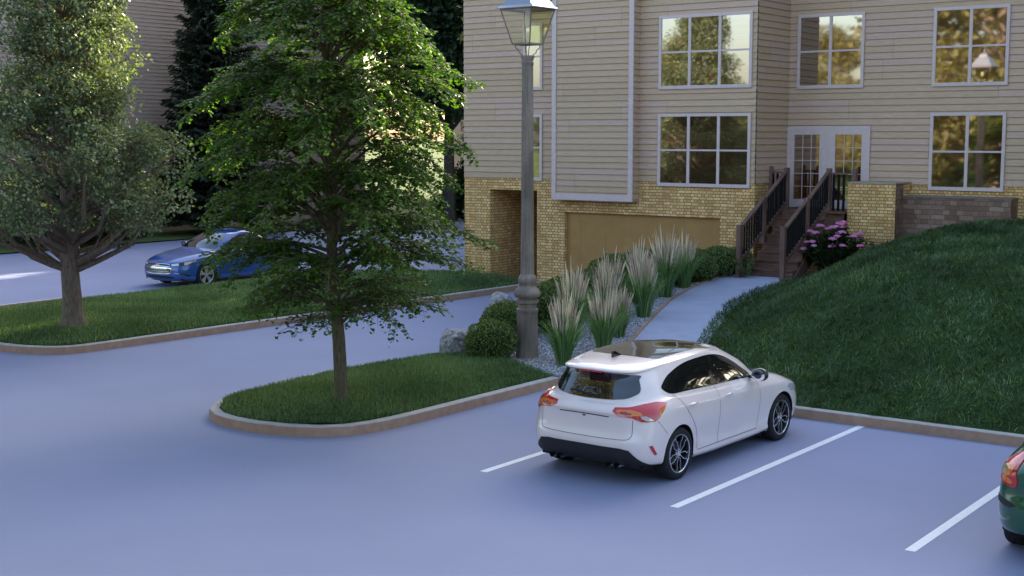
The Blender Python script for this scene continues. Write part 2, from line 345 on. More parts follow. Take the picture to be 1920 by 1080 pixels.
# garden path: sloping slab with an edge strip
m=MB(); N=40
for i in range(N):
    y0=18.4+(29.3-18.4)*i/N; y1=18.4+(29.3-18.4)*(i+1)/N
    for k in range(2):
        f=lambda y,t: (interp(y,PL)*(1-t)+interp(y,PR)*t-(0 if t<.5 else -.25),y,zp(y)+.02)
        m.face([f(y0,k/2),f(y0,(k+1)/2),f(y1,(k+1)/2),f(y1,k/2)])
tag(m.build('path',M['path'],smooth=True),kind='structure')
m=MB()
for i in range(N):
    y0=18.4+(29.05-18.4)*i/N; y1=18.4+(29.05-18.4)*(i+1)/N
    a=interp(y0,PL);b=interp(y1,PL)
    P0=[(a-.07,y0,zp(y0)+.045),(a,y0,zp(y0)+.045),(b,y1,zp(y1)+.045),(b-.07,y1,zp(y1)+.045)]
    m.face(P0); m.face([P0[1],(a,y0,zp(y0)-.1),(b,y1,zp(y1)-.1),P0[2]]); m.face([(a-.07,y0,zp(y0)-.1),P0[0],P0[3],(b-.07,y1,zp(y1)-.1)])
o=m.build('path_edging',M['kerb_side']); tag(o,'thin tan edging strip along the gravel side of the garden path','edging')
# gravel bed
def bedz(X,Y):
    l=interp(Y,BL); r=interp(Y,PL)
    t=(X-l)/2.4
    return .15+(zp(Y)-.15)*sstep(max(.0,t)*2.4+.42*(Y-18.4)/12)+.03*noise.noise(Vector((X*.8,Y*.8,0)))
m=MB(); NY=44;NX=14
g=[]
for j in range(NY+1):
    y=18.45+(30.42-18.45)*j/NY
    l=interp(y,BL); r=interp(y,PL) if y<29.2 else -14.9
    g.append([(l+(r-l)*i/NX,y,bedz(l+(r-l)*i/NX,y)) for i in range(NX+1)])
V=[p for row in g for p in row]
F=[(j*(NX+1)+i,j*(NX+1)+i+1,(j+1)*(NX+1)+i+1,(j+1)*(NX+1)+i) for j in range(NY) for i in range(NX)]
m.raw(V,F); tag(m.build('gravel_bed',M['gravel'],smooth=True),kind='structure')
# pebbles
def pebbles(n):
    pos=[]
    while len(pos)<n:
        y=18.55+(rnd.random()**1.3)*(29.3-18.5); l=interp(y,BL)+.05; r=interp(y,PL)-.08
        x=l+(r-l)*(1-rnd.random()**1.25)
        if y<18.85 and x<-14.2: continue
        pos.append((x,y,bedz(x,y)))
    pos=np.array(pos); s=rng.uniform(.010,.024,(n,1,1))
    base=np.array([(1,0,0),(0,1,0),(-1,0,0),(0,-1,0),(0,0,.7),(0,0,-.7)],float)
    Fb=np.array([(0,1,4),(1,2,4),(2,3,4),(3,0,4),(1,0,5),(2,1,5),(3,2,5),(0,3,5)])
    ang=rng.uniform(0,2*PI,n); c,s_=np.cos(ang),np.sin(ang)
    B=base[None]*(1+rng.uniform(-.35,.35,(n,6,1)))
    V=np.empty((n,6,3)); V[...,0]=B[...,0]*c[:,None]-B[...,1]*s_[:,None]; V[...,1]=B[...,0]*s_[:,None]+B[...,1]*c[:,None]; V[...,2]=B[...,2]
    V=V*s+pos[:,None,:]
    F=(Fb[None]+np.arange(n)[:,None,None]*6).reshape(-1,3)
    o=np_mesh('gravel_stones',V.reshape(-1,3),F,M['pebble'],attr=np.repeat(rng.random(n),6)); o['kind']='stuff'
pebbles(26000)

# kerbs
def offset_poly(pts,d):
    out=[]
    for i,p in enumerate(pts):
        a=Vector(pts[max(i-1,0)]);b=Vector(pts[min(i+1,len(pts)-1)]); t=(b-a).normalized(); out.append((p[0]-t.y*d,p[1]+t.x*d))
    return out
def densify(pts,step=.35,smooth=0):
    out=[]
    for a,b in zip(pts,pts[1:]):
        n=max(1,int(math.dist(a,b)/step))
        for i in range(n): out.append((a[0]+(b[0]-a[0])*i/n,a[1]+(b[1]-a[1])*i/n))
    out.append(pts[-1])
    for _ in range(smooth):
        out=[out[0]]+[((p[0]+2*q[0]+r[0])/4,(p[1]+2*q[1]+r[1])/4) for p,q,r in zip(out,out[1:],out[2:])]+[out[-1]]
    return out
def kerb(name,pts,label,w=.15,h=.15,cat='kerb',zf=None):
    """pts run so the inside (planted side) is on the left"""
    q=offset_poly(pts,w); m=MB(); b=.012
    for (a,c,ai,ci) in zip(pts,pts[1:],q,q[1:]):
        m.cur=0
        m.face([(*a,-.02),(*c,-.02),(*c,h-b),(*a,h-b)])
        na=Vector((ai[0]-a[0],ai[1]-a[1]))*(b/w); nc=Vector((ci[0]-c[0],ci[1]-c[1]))*(b/w)
        m.cur=1
        m.face([(*a,h-b),(*c,h-b),(c[0]+nc.x,c[1]+nc.y,h),(a[0]+na.x,a[1]+na.y,h)])
        m.face([(a[0]+na.x,a[1]+na.y,h),(c[0]+nc.x,c[1]+nc.y,h),(*ci,h),(*ai,h)])
        m.cur=0
        m.face([(*ai,h),(*ci,h),(*ci,-.02),(*ai,-.02)])
    o=m.build(name,[M['kerb_side'],M['kerb_top']]); tag(o,label,cat); return o
isl_round=[(-15.75,18.7),(-16.05,18.0),(-16.2,16.8),(-16.12,15.8),(-16.0,15.0),(-15.88,14.2),(-15.62,13.55),(-15.31,13.14),(-14.97,12.95),(-14.48,12.86),(-14.08,12.87),(-13.51,12.97),(-13.03,13.20),(-12.75,13.5),(-12.63,13.95),(-12.59,14.5),(-12.57,18.4)]
IS=densify(isl_round,.3,1)
kerb('island_kerb',IS,'rounded tan concrete kerb around the near grass island with the young tree')
kerb('parking_kerb',[(-12.57,18.4),(-12.0,18.4),(-8,18.4),(-4,18.4),(0,18.4),(6,18.4),(14,18.4)],'straight tan kerb below the grass mound at the head of the parking bays')
kerb('bed_kerb',[(-15.95,30.4),(-16.15,28),(-16.25,25),(-15.95,22),(-15.8,20),(-15.75,18.7)],'low kerb between the garage driveway and the shrub bed',w=.12)
LI=densify([(-29.1,30.2),(-29.0,23),(-28.8,18),(-28.2,16.2),(-26.6,15.2),(-24.5,14.9),(-23.32,14.93),(-22.76,15.02),(-22.32,15.19),(-21.99,15.5),(-21.9,15.8),(-21.34,29.25),(-21.3,30.40)],.5,1)
LI2=[p for p in LI if p[1]<30.3 and p[0]>-29.05 and not (p[1]>24 and p[0]<-28.9)]
kerb('verge_kerb',[p for p in LI if p[1]<30.41 and not(p[0]<-28.9 and p[1]>18.5)],'long tan kerb of the far grass strip running to the brick doorway')
# parking stripes
SL=[(-10.06,-10.02),(-7.34,-7.28),(-4.62,-4.60),(-1.90,-1.88),(.82,.84)]
for i,(a,b) in enumerate(SL):
    m=MB(); m.face([(a-.055,13.05,.004),(a+.055,13.05,.004),(b+.055,18.395,.004),(b-.055,18.395,.004)])
    o=m.build('parking_stripe',M['stripe'])
    lab=['white painted bay line left of the white hatchback','white painted bay line just right of the white hatchback','white painted bay line leading to the dark green car','white painted bay line on the far side of the dark green car','outermost white painted bay line past the dark green car'][i]
    tag(o,lab,'parking line','painted lines between parking bays')

# turf surfaces
def in_poly(x,y,poly):
    c=False;j=len(poly)-1
    for i in range(len(poly)):
        xi,yi=poly[i];xj,yj=poly[j]
        if (yi>y)!=(yj>y) and x<(xj-xi)*(y-yi)/(yj-yi)+xi: c=not c
        j=i
    return c
def in_poly_np(X,Y,poly):
    c=np.zeros(len(X),bool); j=len(poly)-1
    for i in range(len(poly)):
        xi,yi=poly[i];xj,yj=poly[j]
        if yi!=yj:
            k=((yi>Y)!=(yj>Y))&(X<(xj-xi)*(Y-yi)/(yj-yi)+xi); c^=k
        j=i
    return c
def dist_np(X,Y,poly):
    d=np.full(len(X),1e9)
    for i in range(len(poly)):
        a=np.array(poly[i-1]);b=np.array(poly[i]); ab=b-a; L=(ab**2).sum()
        if L<1e-9: continue
        t=np.clip(((X-a[0])*ab[0]+(Y-a[1])*ab[1])/L,0,1)
        d=np.minimum(d,np.hypot(X-a[0]-t*ab[0],Y-a[1]-t*ab[1]))
    return d
def turf_poly(name,poly,hfun):
    ps=[Vector(p) for p in poly]; pts=list(ps); n=len(ps)
    xs=[p[0] for p in poly]; ys=[p[1] for p in poly]; st=.4
    x=min(xs)
    while x<max(xs):
        y=min(ys)
        while y<max(ys):
            if in_poly(x,y,poly): pts.append(Vector((x,y)))
            y+=st
        x+=st
    r=geometry.delaunay_2d_cdt(pts,[(i,(i+1)%n) for i in range(n)],[list(range(n))],1,1e-5)
    m=MB(); m.raw([(p.x,p.y,hfun(p.x,p.y)) for p in r[0]],r[2]); o=m.build(name,M['soil'],smooth=True); o['kind']='structure'; return o
ISI=offset_poly(IS,.16)
isl_turf=ISI[:-1]+[(-12.73,18.5),(-14.2,18.8),(-15.3,18.75)]
hI=lambda x,y:.135+.13*sstep(min(1,max(0,min(x+16.1,-12.6-x,y-12.9))/1.3))
turf_poly('island_turf',isl_turf,hI)
LII=offset_poly([p for p in LI if p[1]<30.41],.16)
left_turf=[p for p in LII if not(p[0]<-28.6 and p[1]>18)]
left_turf=[(-24.2,30.38),(-25.9,29.75),(-27.2,28.54),(-27.9,26.9),(-28.2,24.5),(-28.15,22.5),(-28.2,18.6)]+[p for p in LII if not(p[0]<-28.2 or (p[0]<-27 and p[1]>17))]+[(-21.5,30.38)]
hL=lambda x,y:.135+.10*sstep(min(1,max(0,min(x+28.3,-21.6-x,y-15))/1.5))
turf_poly('verge_turf',left_turf,hL)
def mh(X,Y):
    z0=zp(Y); xr=interp(Y,PR); d=X-xr-.05; dk=Y-18.55
    A=1.36*sstep(d/4.0)+.12*sstep((d-3.5)/6)
    k=sstep(dk/4.6+.04*noise.noise(Vector((X*.5,Y*.5,3))))
    h=z0+.01+A*(.12*sstep(dk/.8)+.88*k)+.05*noise.noise(Vector((X*.7,Y*.7,0)))*min(1,dk)*min(1,max(0,d))
    if dk<3: h=min(h, .15+max(0,dk)*.75) if dk>.0 else .15
    if Y>29.2 and X<-12.3: h=min(h,z0+.12+max(0,(X+13.3))*.28)
    return h
xs=np.concatenate([np.arange(0,7,.25),np.arange(7,26,1.0)]); m=MB(); gy=np.arange(18.54,32.3,.3)
g=[[(interp(y,PR)+.0+x,y,mh(interp(y,PR)+x,y)) for x in xs] for y in gy]
nx=len(xs); V=[p for r_ in g for p in r_]; F=[(j*nx+i,j*nx+i+1,(j+1)*nx+i+1,(j+1)*nx+i) for j in range(len(gy)-1) for i in range(nx-1)]
m.raw(V,F); tag(m.build('grass_mound_soil',M['soil'],smooth=True),kind='structure')

# ------------------------------------------------------------------ grass blades
def blades(name,P,Lr,Wr,mat,lean=.6,curve=.5,clump=None,tintscale=1.1):
    """curved 3-segment blades"""
    n=len(P); L=rng.uniform(*Lr,n); W=rng.uniform(*Wr,n); a=rng.uniform(0,2*PI,n); 
    b=a if clump is None else clump
    ln=np.abs(rng.normal(0,lean,n))+.1; cu=rng.uniform(.3,1,n)*curve
    d=np.stack([np.cos(b),np.sin(b)],1); sx=np.stack([np.cos(a+PI/2),np.sin(a+PI/2)],1)*.5*W[:,None]
    V=np.zeros((n,7,3))
    for k,(t,wf) in enumerate(((0,.8),(.4,1),(.75,.7))):
        out=L*(ln*t+cu*t*t)*.6; up=L*t*np.sqrt(np.clip(1-(.6*(ln+cu*t))**2,.08,1))
        c=P.copy(); c[:,:2]+=d*out[:,None]; c[:,2]+=up
        V[:,2*k]=c; V[:,2*k,:2]-=sx*wf; V[:,2*k+1]=c; V[:,2*k+1,:2]+=sx*wf
    t=1.; out=L*(ln+cu)*.6; up=L*np.sqrt(np.clip(1-(.6*(ln+cu))**2,.03,1))*.93
    c=P.copy(); c[:,:2]+=d*out[:,None]; c[:,2]+=up; V[:,6]=c
    F=np.array([(0,1,3),(0,3,2),(2,3,5),(2,5,4),(4,5,6)])
    F=(F[None]+np.arange(n)[:,None,None]*7).reshape(-1,3)
    # patchy tint: slow variation plus per blade
    tn=np.clip(.42+.25*np.sin(P[:,0]*1.9+1.3*np.sin(P[:,1]*1.1))*np.sin(P[:,1]*1.7)+rng.normal(0,.24,n),0,1)
    o=np_mesh(name,V.reshape(-1,3),F,mat,attr=np.repeat(tn,7)); o['kind']='stuff'; return o
def grid_fn(fn,x0,x1,y0,y1,st=.2):
    gx=np.arange(x0,x1+st,st); gy=np.arange(y0,y1+st,st); G=np.array([[fn(x,y) for y in gy] for x in gx])
    def f(X,Y):
        i=np.clip((X-x0)/st,0,len(gx)-1.001); j=np.clip((Y-y0)/st,0,len(gy)-1.001); i0=i.astype(int); j0=j.astype(int); a=i-i0;b=j-j0
        return G[i0,j0]*(1-a)*(1-b)+G[i0+1,j0]*a*(1-b)+G[i0,j0+1]*(1-a)*b+G[i0+1,j0+1]*a*b
    return f
def scatter_poly(poly,n,fn,dens=None):
    xs=[p[0] for p in poly]; ys=[p[1] for p in poly]
    X=rng.uniform(min(xs),max(xs),n*3); Y=rng.uniform(min(ys),max(ys),n*3); k=in_poly_np(X,Y,poly); X=X[k][:n];Y=Y[k][:n]
    return np.stack([X,Y,fn(X,Y)],1)
f=grid_fn(hI,-17,-12,12,19.5); P=scatter_poly(isl_turf,42000,f)
blades('island_grass',P-np.array([0,0,.01]),(.05,.11),(.006,.012),M['grass2'],.5,.4)
f=grid_fn(hL,-29,-21,14,31); P=scatter_poly(left_turf,80000,f)
blades('verge_grass',P-np.array([0,0,.01]),(.06,.13),(.010,.018),M['grass2'],.5,.4)
f=grid_fn(mh,-14,13,18.5,32.4)
mp=[(interp(y,PR)+.02,y) for y in np.arange(18.56,29.2,.5)]+[(-13.2,29.6),(-13.1,31.0),(-11.7,31.15),(-11.6,31.65),(-9.2,31.7),(-9.1,32.2),(-4,32.2),(-2,24),(-1.5,18.6),(-3,18.56)]
n=150000; P=scatter_poly(mp,n,f); n=len(P)
ca=np.array([2.5*noise.noise(Vector((p[0]*2.2,p[1]*2.2,5)))*PI for p in P])+rng.normal(0,.8,n)
blades('mound_grass',P-np.array([0,0,.02]),(.07,.155),(.010,.018),M['grass'],.8,.9,clump=ca)

# ------------------------------------------------------------------ building
def siding(mb,p0,p1,z0,z1,u0=0,zb=2.98):
    """sawtooth boards on the vertical strip p0->p1 (xy); outward is right of travel"""
    a=Vector((*p0,0));b=Vector((*p1,0)); d=(b-a); L=d.length; d.normalize(); o=Vector((d.y,-d.x,0))
    k=math.floor((z0-zb)/.16+1e-6); z=zb+k*.16
    while z<z1-1e-4:
        lo=max(z,z0); hi=min(z+.16,z1); i=round((z-zb)/.16)+200
        def pt(e,dd,zz): q=(a if e==0 else b)+o*dd; return (q.x,q.y,zz)
        v0=(i+.02+(lo-z)/.16*.96)*.16; v1=(i+.02+(hi-z)/.16*.96)*.16
        mb.face([pt(0,.024,lo),pt(1,.024,lo),pt(1,.004,hi),pt(0,.004,hi)],[(u0,v0),(u0+L,v0),(u0+L,v1),(u0,v1)])
        mb.face([pt(0,.002,lo+.0005),pt(1,.002,lo+.0005),pt(1,.024,lo),pt(0,.024,lo)],[(u0,v0)]*4)
        z+=.16
def vrect(mb,p0,p1,z0,z1,u0=0,off=0):
    a=Vector(p0);b=Vector(p1);d=(b-a);L=d.length
    mb.face([(a.x,a.y,z0),(b.x,b.y,z0),(b.x,b.y,z1),(a.x,a.y,z1)],[(u0,z0),(u0+L,z0),(u0+L,z1),(u0,z1)])
YF=30.43;YR=32.26;XL=-24.1;XC=-14.97;XE=-2.0;YB=43.0;ZT=10.7
bld=empty('apartment_building',(XL,YF,0))
tag(bld,'apartment building in tan siding over yellow brick with white windows and a brown garage door','building')
s=MB()
siding(s,(XL,YF),(XC,YF),2.98,ZT); siding(s,(XC,YF),(XC,YR),2.98,ZT,40); siding(s,(XC,YR),(XE,YR),2.98,ZT,60)
siding(s,(XE,YR),(XE,YB),2.98,ZT); siding(s,(XE,YB),(XL,YB),2.98,ZT); siding(s,(XL,YB),(XL,YF),2.98,ZT)
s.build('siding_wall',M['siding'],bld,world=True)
b=MB(); B=2.98
D0,D1,DZ=-23.18,-21.55,2.655; G0,G1,GZ=-20.63,-15.91,2.10
vrect(b,(XL,YF),(D0,YF),-.1,B,0); vrect(b,(D0,YF),(D1,YF),DZ,B,.92); vrect(b,(D1,YF),(G0,YF),-.1,B,2.55); vrect(b,(G0,YF),(G1,YF),GZ,B,3.47); vrect(b,(G1,YF),(XC,YF),-.1,B,8.19)
vrect(b,(XC,YF),(XC,YR),-.1,B,0); vrect(b,(XC,YR),(XE,YR),-.1,B,0); vrect(b,(XE,YR),(XE,YB),-.1,B); vrect(b,(XE,YB),(XL,YB),-.1,B); vrect(b,(XL,YB),(XL,YF),-.1,B)
vrect(b,(D0,YF),(D0,33.2),-.1,DZ); vrect(b,(D0,33.2),(D1,33.2),-.1,DZ); vrect(b,(D1,33.2),(D1,YF),-.1,DZ)
b.face([(D0,YF,DZ),(D0,33.2,DZ),(D1,33.2,DZ),(D1,YF,DZ)],[(0,0),(0,2.8),(1.6,2.8),(1.6,0)])
vrect(b,(G0,YF),(G0,YF+.14),-.1,GZ); vrect(b,(G1,YF+.14),(G1,YF),-.1,GZ)
b.face([(G0,YF,GZ),(G0,YF+.14,GZ),(G1,YF+.14,GZ),(G1,YF,GZ)],[(0,0),(0,.14),(4.7,.14),(4.7,0)])
b.build('brick_wall',M['brick'],bld,world=True)
# roof: hipped with eaves
rf=MB(); e=.45; zr=ZT+3.0
x0,x1,y0,y1=XL-e,XE+e,YF-e,YB+e; ym=(y0+y1)/2; xa=x0+5.5; xb=x1-5.5
rf.face([(x0,y0,ZT),(x1,y0,ZT),(xb,ym,zr),(xa,ym,zr)]); rf.face([(x1,y1,ZT),(x0,y1,ZT),(xa,ym,zr),(xb,ym,zr)])
rf.face([(x0,y1,ZT),(x0,y0,ZT),(xa,ym,zr)]); rf.face([(x1,y0,ZT),(x1,y1,ZT),(xb,ym,zr)])
rf.face([(x0,y0,ZT-.02),(x0,y1,ZT-.02),(x1,y1,ZT-.02),(x1,y0,ZT-.02)])
rf.build('roof',M['roof'],bld,world=True)
# garage door: seven boards with grooves
gd=MB(); n=6; first=.30; xsg=[G0+.0,G0+.46]; wrem=(G1-xsg[1])/5.35
while xsg[-1]+wrem<G1: xsg.append(xsg[-1]+wrem)
xsg.append(G1)
for a,c in zip(xsg,xsg[1:]): gd.box(a+.002,c-.002,YF+.11,YF+.15,0,GZ+.01)
gd.box(G0,G1,YF+.116,YF+.16,0,GZ+.02)
gd.build('garage_door',M['garage'],bld,world=True)
# bump-out bay
bay=MB(); X0,X1,Yb,Z0=-20.82,-18.30,30.13,2.46
siding(bay,(X0+.03,Yb+.0),(X1-.0,Yb+.0),Z0,ZT,10); siding(bay,(X1,Yb),(X1,YF),Z0,ZT,30); siding(bay,(X0,YF),(X0,Yb),Z0,ZT,30)
bay.face([(X0,Yb,Z0),(X0,YF,Z0),(X1,YF,Z0),(X1,Yb,Z0)],[(0,32)]*4)
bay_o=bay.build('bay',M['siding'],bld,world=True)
t=MB(); t.box(X0-.012,X0+.12,Yb-.045,Yb+.0,Z0-.01,ZT-.05); t.box(X1-.125,X1+.012,Yb-.045,Yb+.0,Z0-.01,ZT-.05); t.box(X0+.12,X1-.125,Yb-.043,Yb,Z0-.01,Z0+.16)
tb=t.build('bay_trim',M['trim'],None); tb.parent=bay_o; 
for v in tb.data.vertices: v.co-=Vector(bld.location)
def window(x0,x1,z0,z1,Y,cols,par=bld,rows=2):
    f=MB(); ft=.075; mu=.075; th=.045; yo=Y-.058; yi=Y-.02
    f.box(x0,x1,yo,yi,z0,z0+ft+.01); f.box(x0,x1,yo,yi,z1-ft,z1); f.box(x0,x0+ft,yo+.002,yi,z0+ft+.01,z1-ft); f.box(x1-ft,x1,yo+.002,yi,z0+ft+.01,z1-ft)
    iw=(x1-x0-2*ft-(cols-1)*mu)/cols
    for c in range(1,cols):
        xx=x0+ft+c*iw+(c-1)*mu; f.box(xx,xx+mu,yo+.006,yi,z0+ft+.01,z1-ft)
    for c in range(cols):
        xx=x0+ft+c*(iw+mu); zm=(z0+z1)/2-.0
        for r in range(1,rows):
            zz=z0+ft+(z1-z0-2*ft)*r/rows; f.box(xx,xx+iw,yo+.014,yi,zz-th/2,zz+th/2)
    fo=f.build('window',M['trim'],par,world=True)
    p=MB(); p.face([(x0+ft*.6,Y-.034,z0+ft*.6),(x1-ft*.6,Y-.034,z0+ft*.6),(x1-ft*.6,Y-.034,z1-ft*.6),(x0+ft*.6,Y-.034,z1-ft*.6)])
    po=p.build('pane',M['pane'],None); po.parent=fo
    for v in po.data.vertices: v.co-=Vector(par.location)
    return fo
for z0 in (2.87,5.34,7.81):
    window(-17.71,-15.09,z0,z0+1.85,YF,3); window(-22.0,-21.36,z0+.06,z0+1.87,YF,1); window(-11.26,-9.48,z0-.01,z0+1.84,YR,2)
    for xx in (-6.0,): window(xx,xx+1.78,z0,z0+1.85,YR,2)
for z0 in (5.34,7.81): window(-14.73,-12.97,z0,z0+1.85,YR,2)
# patio door
pd=MB(); px0,px1,pz0,pz1=-14.95,-12.75,2.34,4.40
gl=[(-14.76,-14.07),(-13.65,-12.96)]; gz0,gz1=2.55,4.19; y0,y1=YR-.06,YR-.018
pd.box(px0,px1,y0,y1,gz1,pz1); pd.box(px0,px1,y0,y1,pz0,gz0); xs=[px0,gl[0][0],gl[0][1],gl[1][0],gl[1][1],px1]
for a,c in ((0,1),(2,3),(4,5)): pd.box(xs[a],xs[c],y0,y1,gz0,gz1)
pd.box((xs[2]+xs[3])/2-.008,(xs[2]+xs[3])/2+.008,y0-.004,y0+.01,pz0,pz1-.1)
pdo=pd.build('patio_door',M['trim'],bld,world=True)
for a,c in gl:
    p=MB(); p.face([(a,YR-.03,gz0),(c,YR-.03,gz0),(c,YR-.03,gz1),(a,YR-.03,gz1)]); po=p.build('pane',M['pane']); po.parent=pdo
    for v in po.data.vertices: v.co-=Vector(bld.location)
    p=MB(); w_=(c-a)/3; h_=(gz1-gz0)/5
    for i in (1,2): p.box(a+i*w_-.007,a+i*w_+.007,YR-.045,YR-.031,gz0,gz1)
    for i in (1,2,3,4): p.box(a,c,YR-.0445,YR-.0315,gz0+i*h_-.007,gz0+i*h_+.007)
    po=p.build('glazing_bar',M['trim']); po.parent=pdo
    for v in po.data.vertices: v.co-=Vector(bld.location)

# brick pier + stone terrace wall
pier=empty('brick_pier',(-12.27,31.2,0)); tag(pier,'yellow brick pier with a flat top right of the timber stairs behind the pink flowers','pier')
b=MB(); px0,px1,py0=-12.87,-11.68,31.2
vrect(b,(px0,py0),(px1,py0),0,3.02,5); vrect(b,(px1,31.7),(px1,YR-.03),0,3.02,1); vrect(b,(px0,YR-.03),(px0,py0),0,3.02)
b.build('pier_body',M['brick'],pier,world=True)
b=MB(); vrect(b,(px1+.002,py0+.002),(px1+.002,31.7),0,3.015); b.build('side_facing',M['stone'],pier,world=True)
b=MB(); b.box(px0-.01,px1+.01,py0-.01,YR-.03,3.02,3.05); b.build('capping',noisy('pier_cap',(.36,.30,.22),(.44,.38,.30),8),pier,world=True)
sw=empty('stone_wall',(-10.4,31.7,0)); tag(sw,'low grey brown stone block wall between the brick pier and the grass mound under the window','wall')
b=MB(); vrect(b,(px1+.004,31.7),(-9.14,31.7),0,2.70); vrect(b,(-9.14,31.7),(-9.14,YR-.03),0,2.70,4)
b.build('wall_face',M['stone'],sw,world=True)
b=MB(); b.box(px1+.004,-9.12,31.68,YR-.03,2.70,2.735); b.build('coping',noisy('coping',(.17,.14,.125),(.24,.2,.18),10),sw,world=True)

# ------------------------------------------------------------------ timber staircase
st=empty('wooden_staircase',(-13.9,29.05,.84)); tag(st,'dark brown timber staircase with black balusters climbing to the patio door','staircase')
zb,zl=.85,2.335; nr=8; rh=(zl-zb)/nr; run=(30.90-29.05)/(nr-1); sx0,sx1=-14.44,-13.28
for i in range(nr-1):
    y=29.05+i*run; z=zb+i*rh
    b=MB(); b.box(sx0,sx1,y,y+run+ .02,z-.0 if i else z-.2,z+rh-.035); b.build('riser',M['woodx'],st,world=True)
    b=MB(); b.box(sx0-.01,sx1+.012,y-.025,y+run+.01,z+rh-.035,z+rh); b.build('tread',M['woodx'],st,world=True,bevel=.005)
b=MB(); b.prism([(29.05,zb-.2),(30.95,zb-.2+.9),(31.25,1.9),(31.25,zl-.04),(30.9,zl-.2),(29.05,zb+.0)],sx1+.002,sx1+.04,Matrix(((0,0,1,0),(1,0,0,0),(0,1,0,0),(0,0,0,1)))); b.build('stringer',M['wood'],st,world=True)
b=MB(); b.prism([(29.05,zb-.2),(30.95,zb-.2+.9),(31.25,1.9),(31.25,zl-.04),(30.9,zl-.2),(29.05,zb+.0)],sx0-.04,sx0-.002,Matrix(((0,0,1,0),(1,0,0,0),(0,1,0,0),(0,0,0,1)))); b.build('stringer',M['wood'],st,world=True)
b=MB(); b.box(-14.93,-12.88,30.905,YR-.065,zl-.05,zl); b.build('landing',M['woodx'],st,world=True)
b=MB(); b.box(-14.93,-12.88,31.0,31.04,zl-.42,zl-.052); b.box(sx0,sx1,30.9,30.94,zl-.25,zl-.052); b.build('landing_fascia',M['woodx'],st,world=True)
b=MB(); b.box(-14.62,-13.9,31.7,YR-.07,zl+.002,zl+.02); b.build('door_mat',plain('mat',(.03,.03,.035),.9),st,world=True)
def rail(x,ya=28.72,ym=29.97,yt=31.25,za=.85):
    hs=[(ya,za-.15,2.08),(ym,1.55,2.70),(yt,1.9,3.37)]
    for (y,zz,zt) in hs:
        b=MB(); b.box(x-.058,x+.058,y-.058,y+.058,zz,zt); b.build('post',M['wood'],st,world=True,bevel=.006)
    for (y0,_,t0),(y1,_,t1) in zip(hs,hs[1:]):
        a=(x,y0+.058,t0-.10+.04); c=(x,y1-.058,t1-.09)
        b=MB(); b.beam(a,c,.09,.045); b.build('handrail',M['wood'],st,world=True)
        a2=(x,y0+.058,t0-.86); c2=(x,y1-.058,t1-.86)
        b=MB(); b.beam(a2,c2,.05,.07); b.build('bottom_rail',M['wood'],st,world=True)
        nb=9
        for k in range(nb):
            t=(k+.6)/nb; y=a[1]+(c[1]-a[1])*t; zlo=a2[2]+(c2[2]-a2[2])*t; zhi=a[2]+(c[2]-a[2])*t
            b=MB(); b.box(x-.019,x+.019,y-.019,y+.019,zlo+.0,zhi); b.build('baluster',M['black'],st,world=True)
rail(-14.5); rail(-13.38)
for x0,x1 in ((-14.93,-14.56),(-13.32,-12.93)):
    b=MB(); b.box(x0,x1,31.22,31.28,3.22,3.27); b.build('handrail',M['wood'],st,world=True)
    for k in range(3):
        x=x0+.06+(x1-x0-.1)*k/2.2; b=MB(); b.box(x-.028,x+.028,31.235,31.265,zl-.02,3.22); b.build('baluster',M['black'],st,world=True)
b=MB(); b.box(-14.985,-14.88,31.19,31.31,2.0,3.40); b.build('post',M['wood'],st,world=True,bevel=.006)
b=MB(); b.box(-12.95,-12.84,31.62,31.74,2.3,3.36); b.build('post',M['wood'],st,world=True,bevel=.006)

# ------------------------------------------------------------------ buildings further back
b2=empty('long_side_building',(-46.66,34,0)); tag(b2,'long windowless wall of grey tan lap siding behind the fir and the blue car','building')
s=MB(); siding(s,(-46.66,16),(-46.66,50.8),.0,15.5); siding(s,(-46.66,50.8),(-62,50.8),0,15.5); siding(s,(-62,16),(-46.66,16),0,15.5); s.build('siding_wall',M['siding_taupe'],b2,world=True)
r=MB(); r.face([(-62.4,15.6,15.5),(-46.2,15.6,15.5),(-54,21,18.5)]); r.face([(-46.2,15.6,15.5),(-46.2,51.2,15.5),(-54,46,18.5),(-54,21,18.5)]); r.face([(-46.2,51.2,15.5),(-62.4,51.2,15.5),(-54,46,18.5)]); r.face([(-62.4,51.2,15.5),(-62.4,15.6,15.5),(-54,21,18.5),(-54,46,18.5)])
r.build('roof',M['roof'],b2,world=True)
b3=empty('distant_building',(-52,72,0)); tag(b3,'distant grey sided building glimpsed between the street trees and the near house corner','building')
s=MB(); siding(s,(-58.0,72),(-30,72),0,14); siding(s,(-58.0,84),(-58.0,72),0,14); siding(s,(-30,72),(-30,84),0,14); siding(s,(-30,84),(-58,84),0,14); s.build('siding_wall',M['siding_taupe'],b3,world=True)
r=MB(); r.face([(-58.4,71.6,14),(-29.6,71.6,14),(-34,78,16.5),(-54,78,16.5)]); r.face([(-29.6,84.4,14),(-58.4,84.4,14),(-54,78,16.5),(-34,78,16.5)]); r.face([(-58.4,84.4,14),(-58.4,71.6,14),(-54,78,16.5)]); r.face([(-29.6,71.6,14),(-29.6,84.4,14),(-34,78,16.5)])
r.build('roof',M['roof'],b3,world=True)
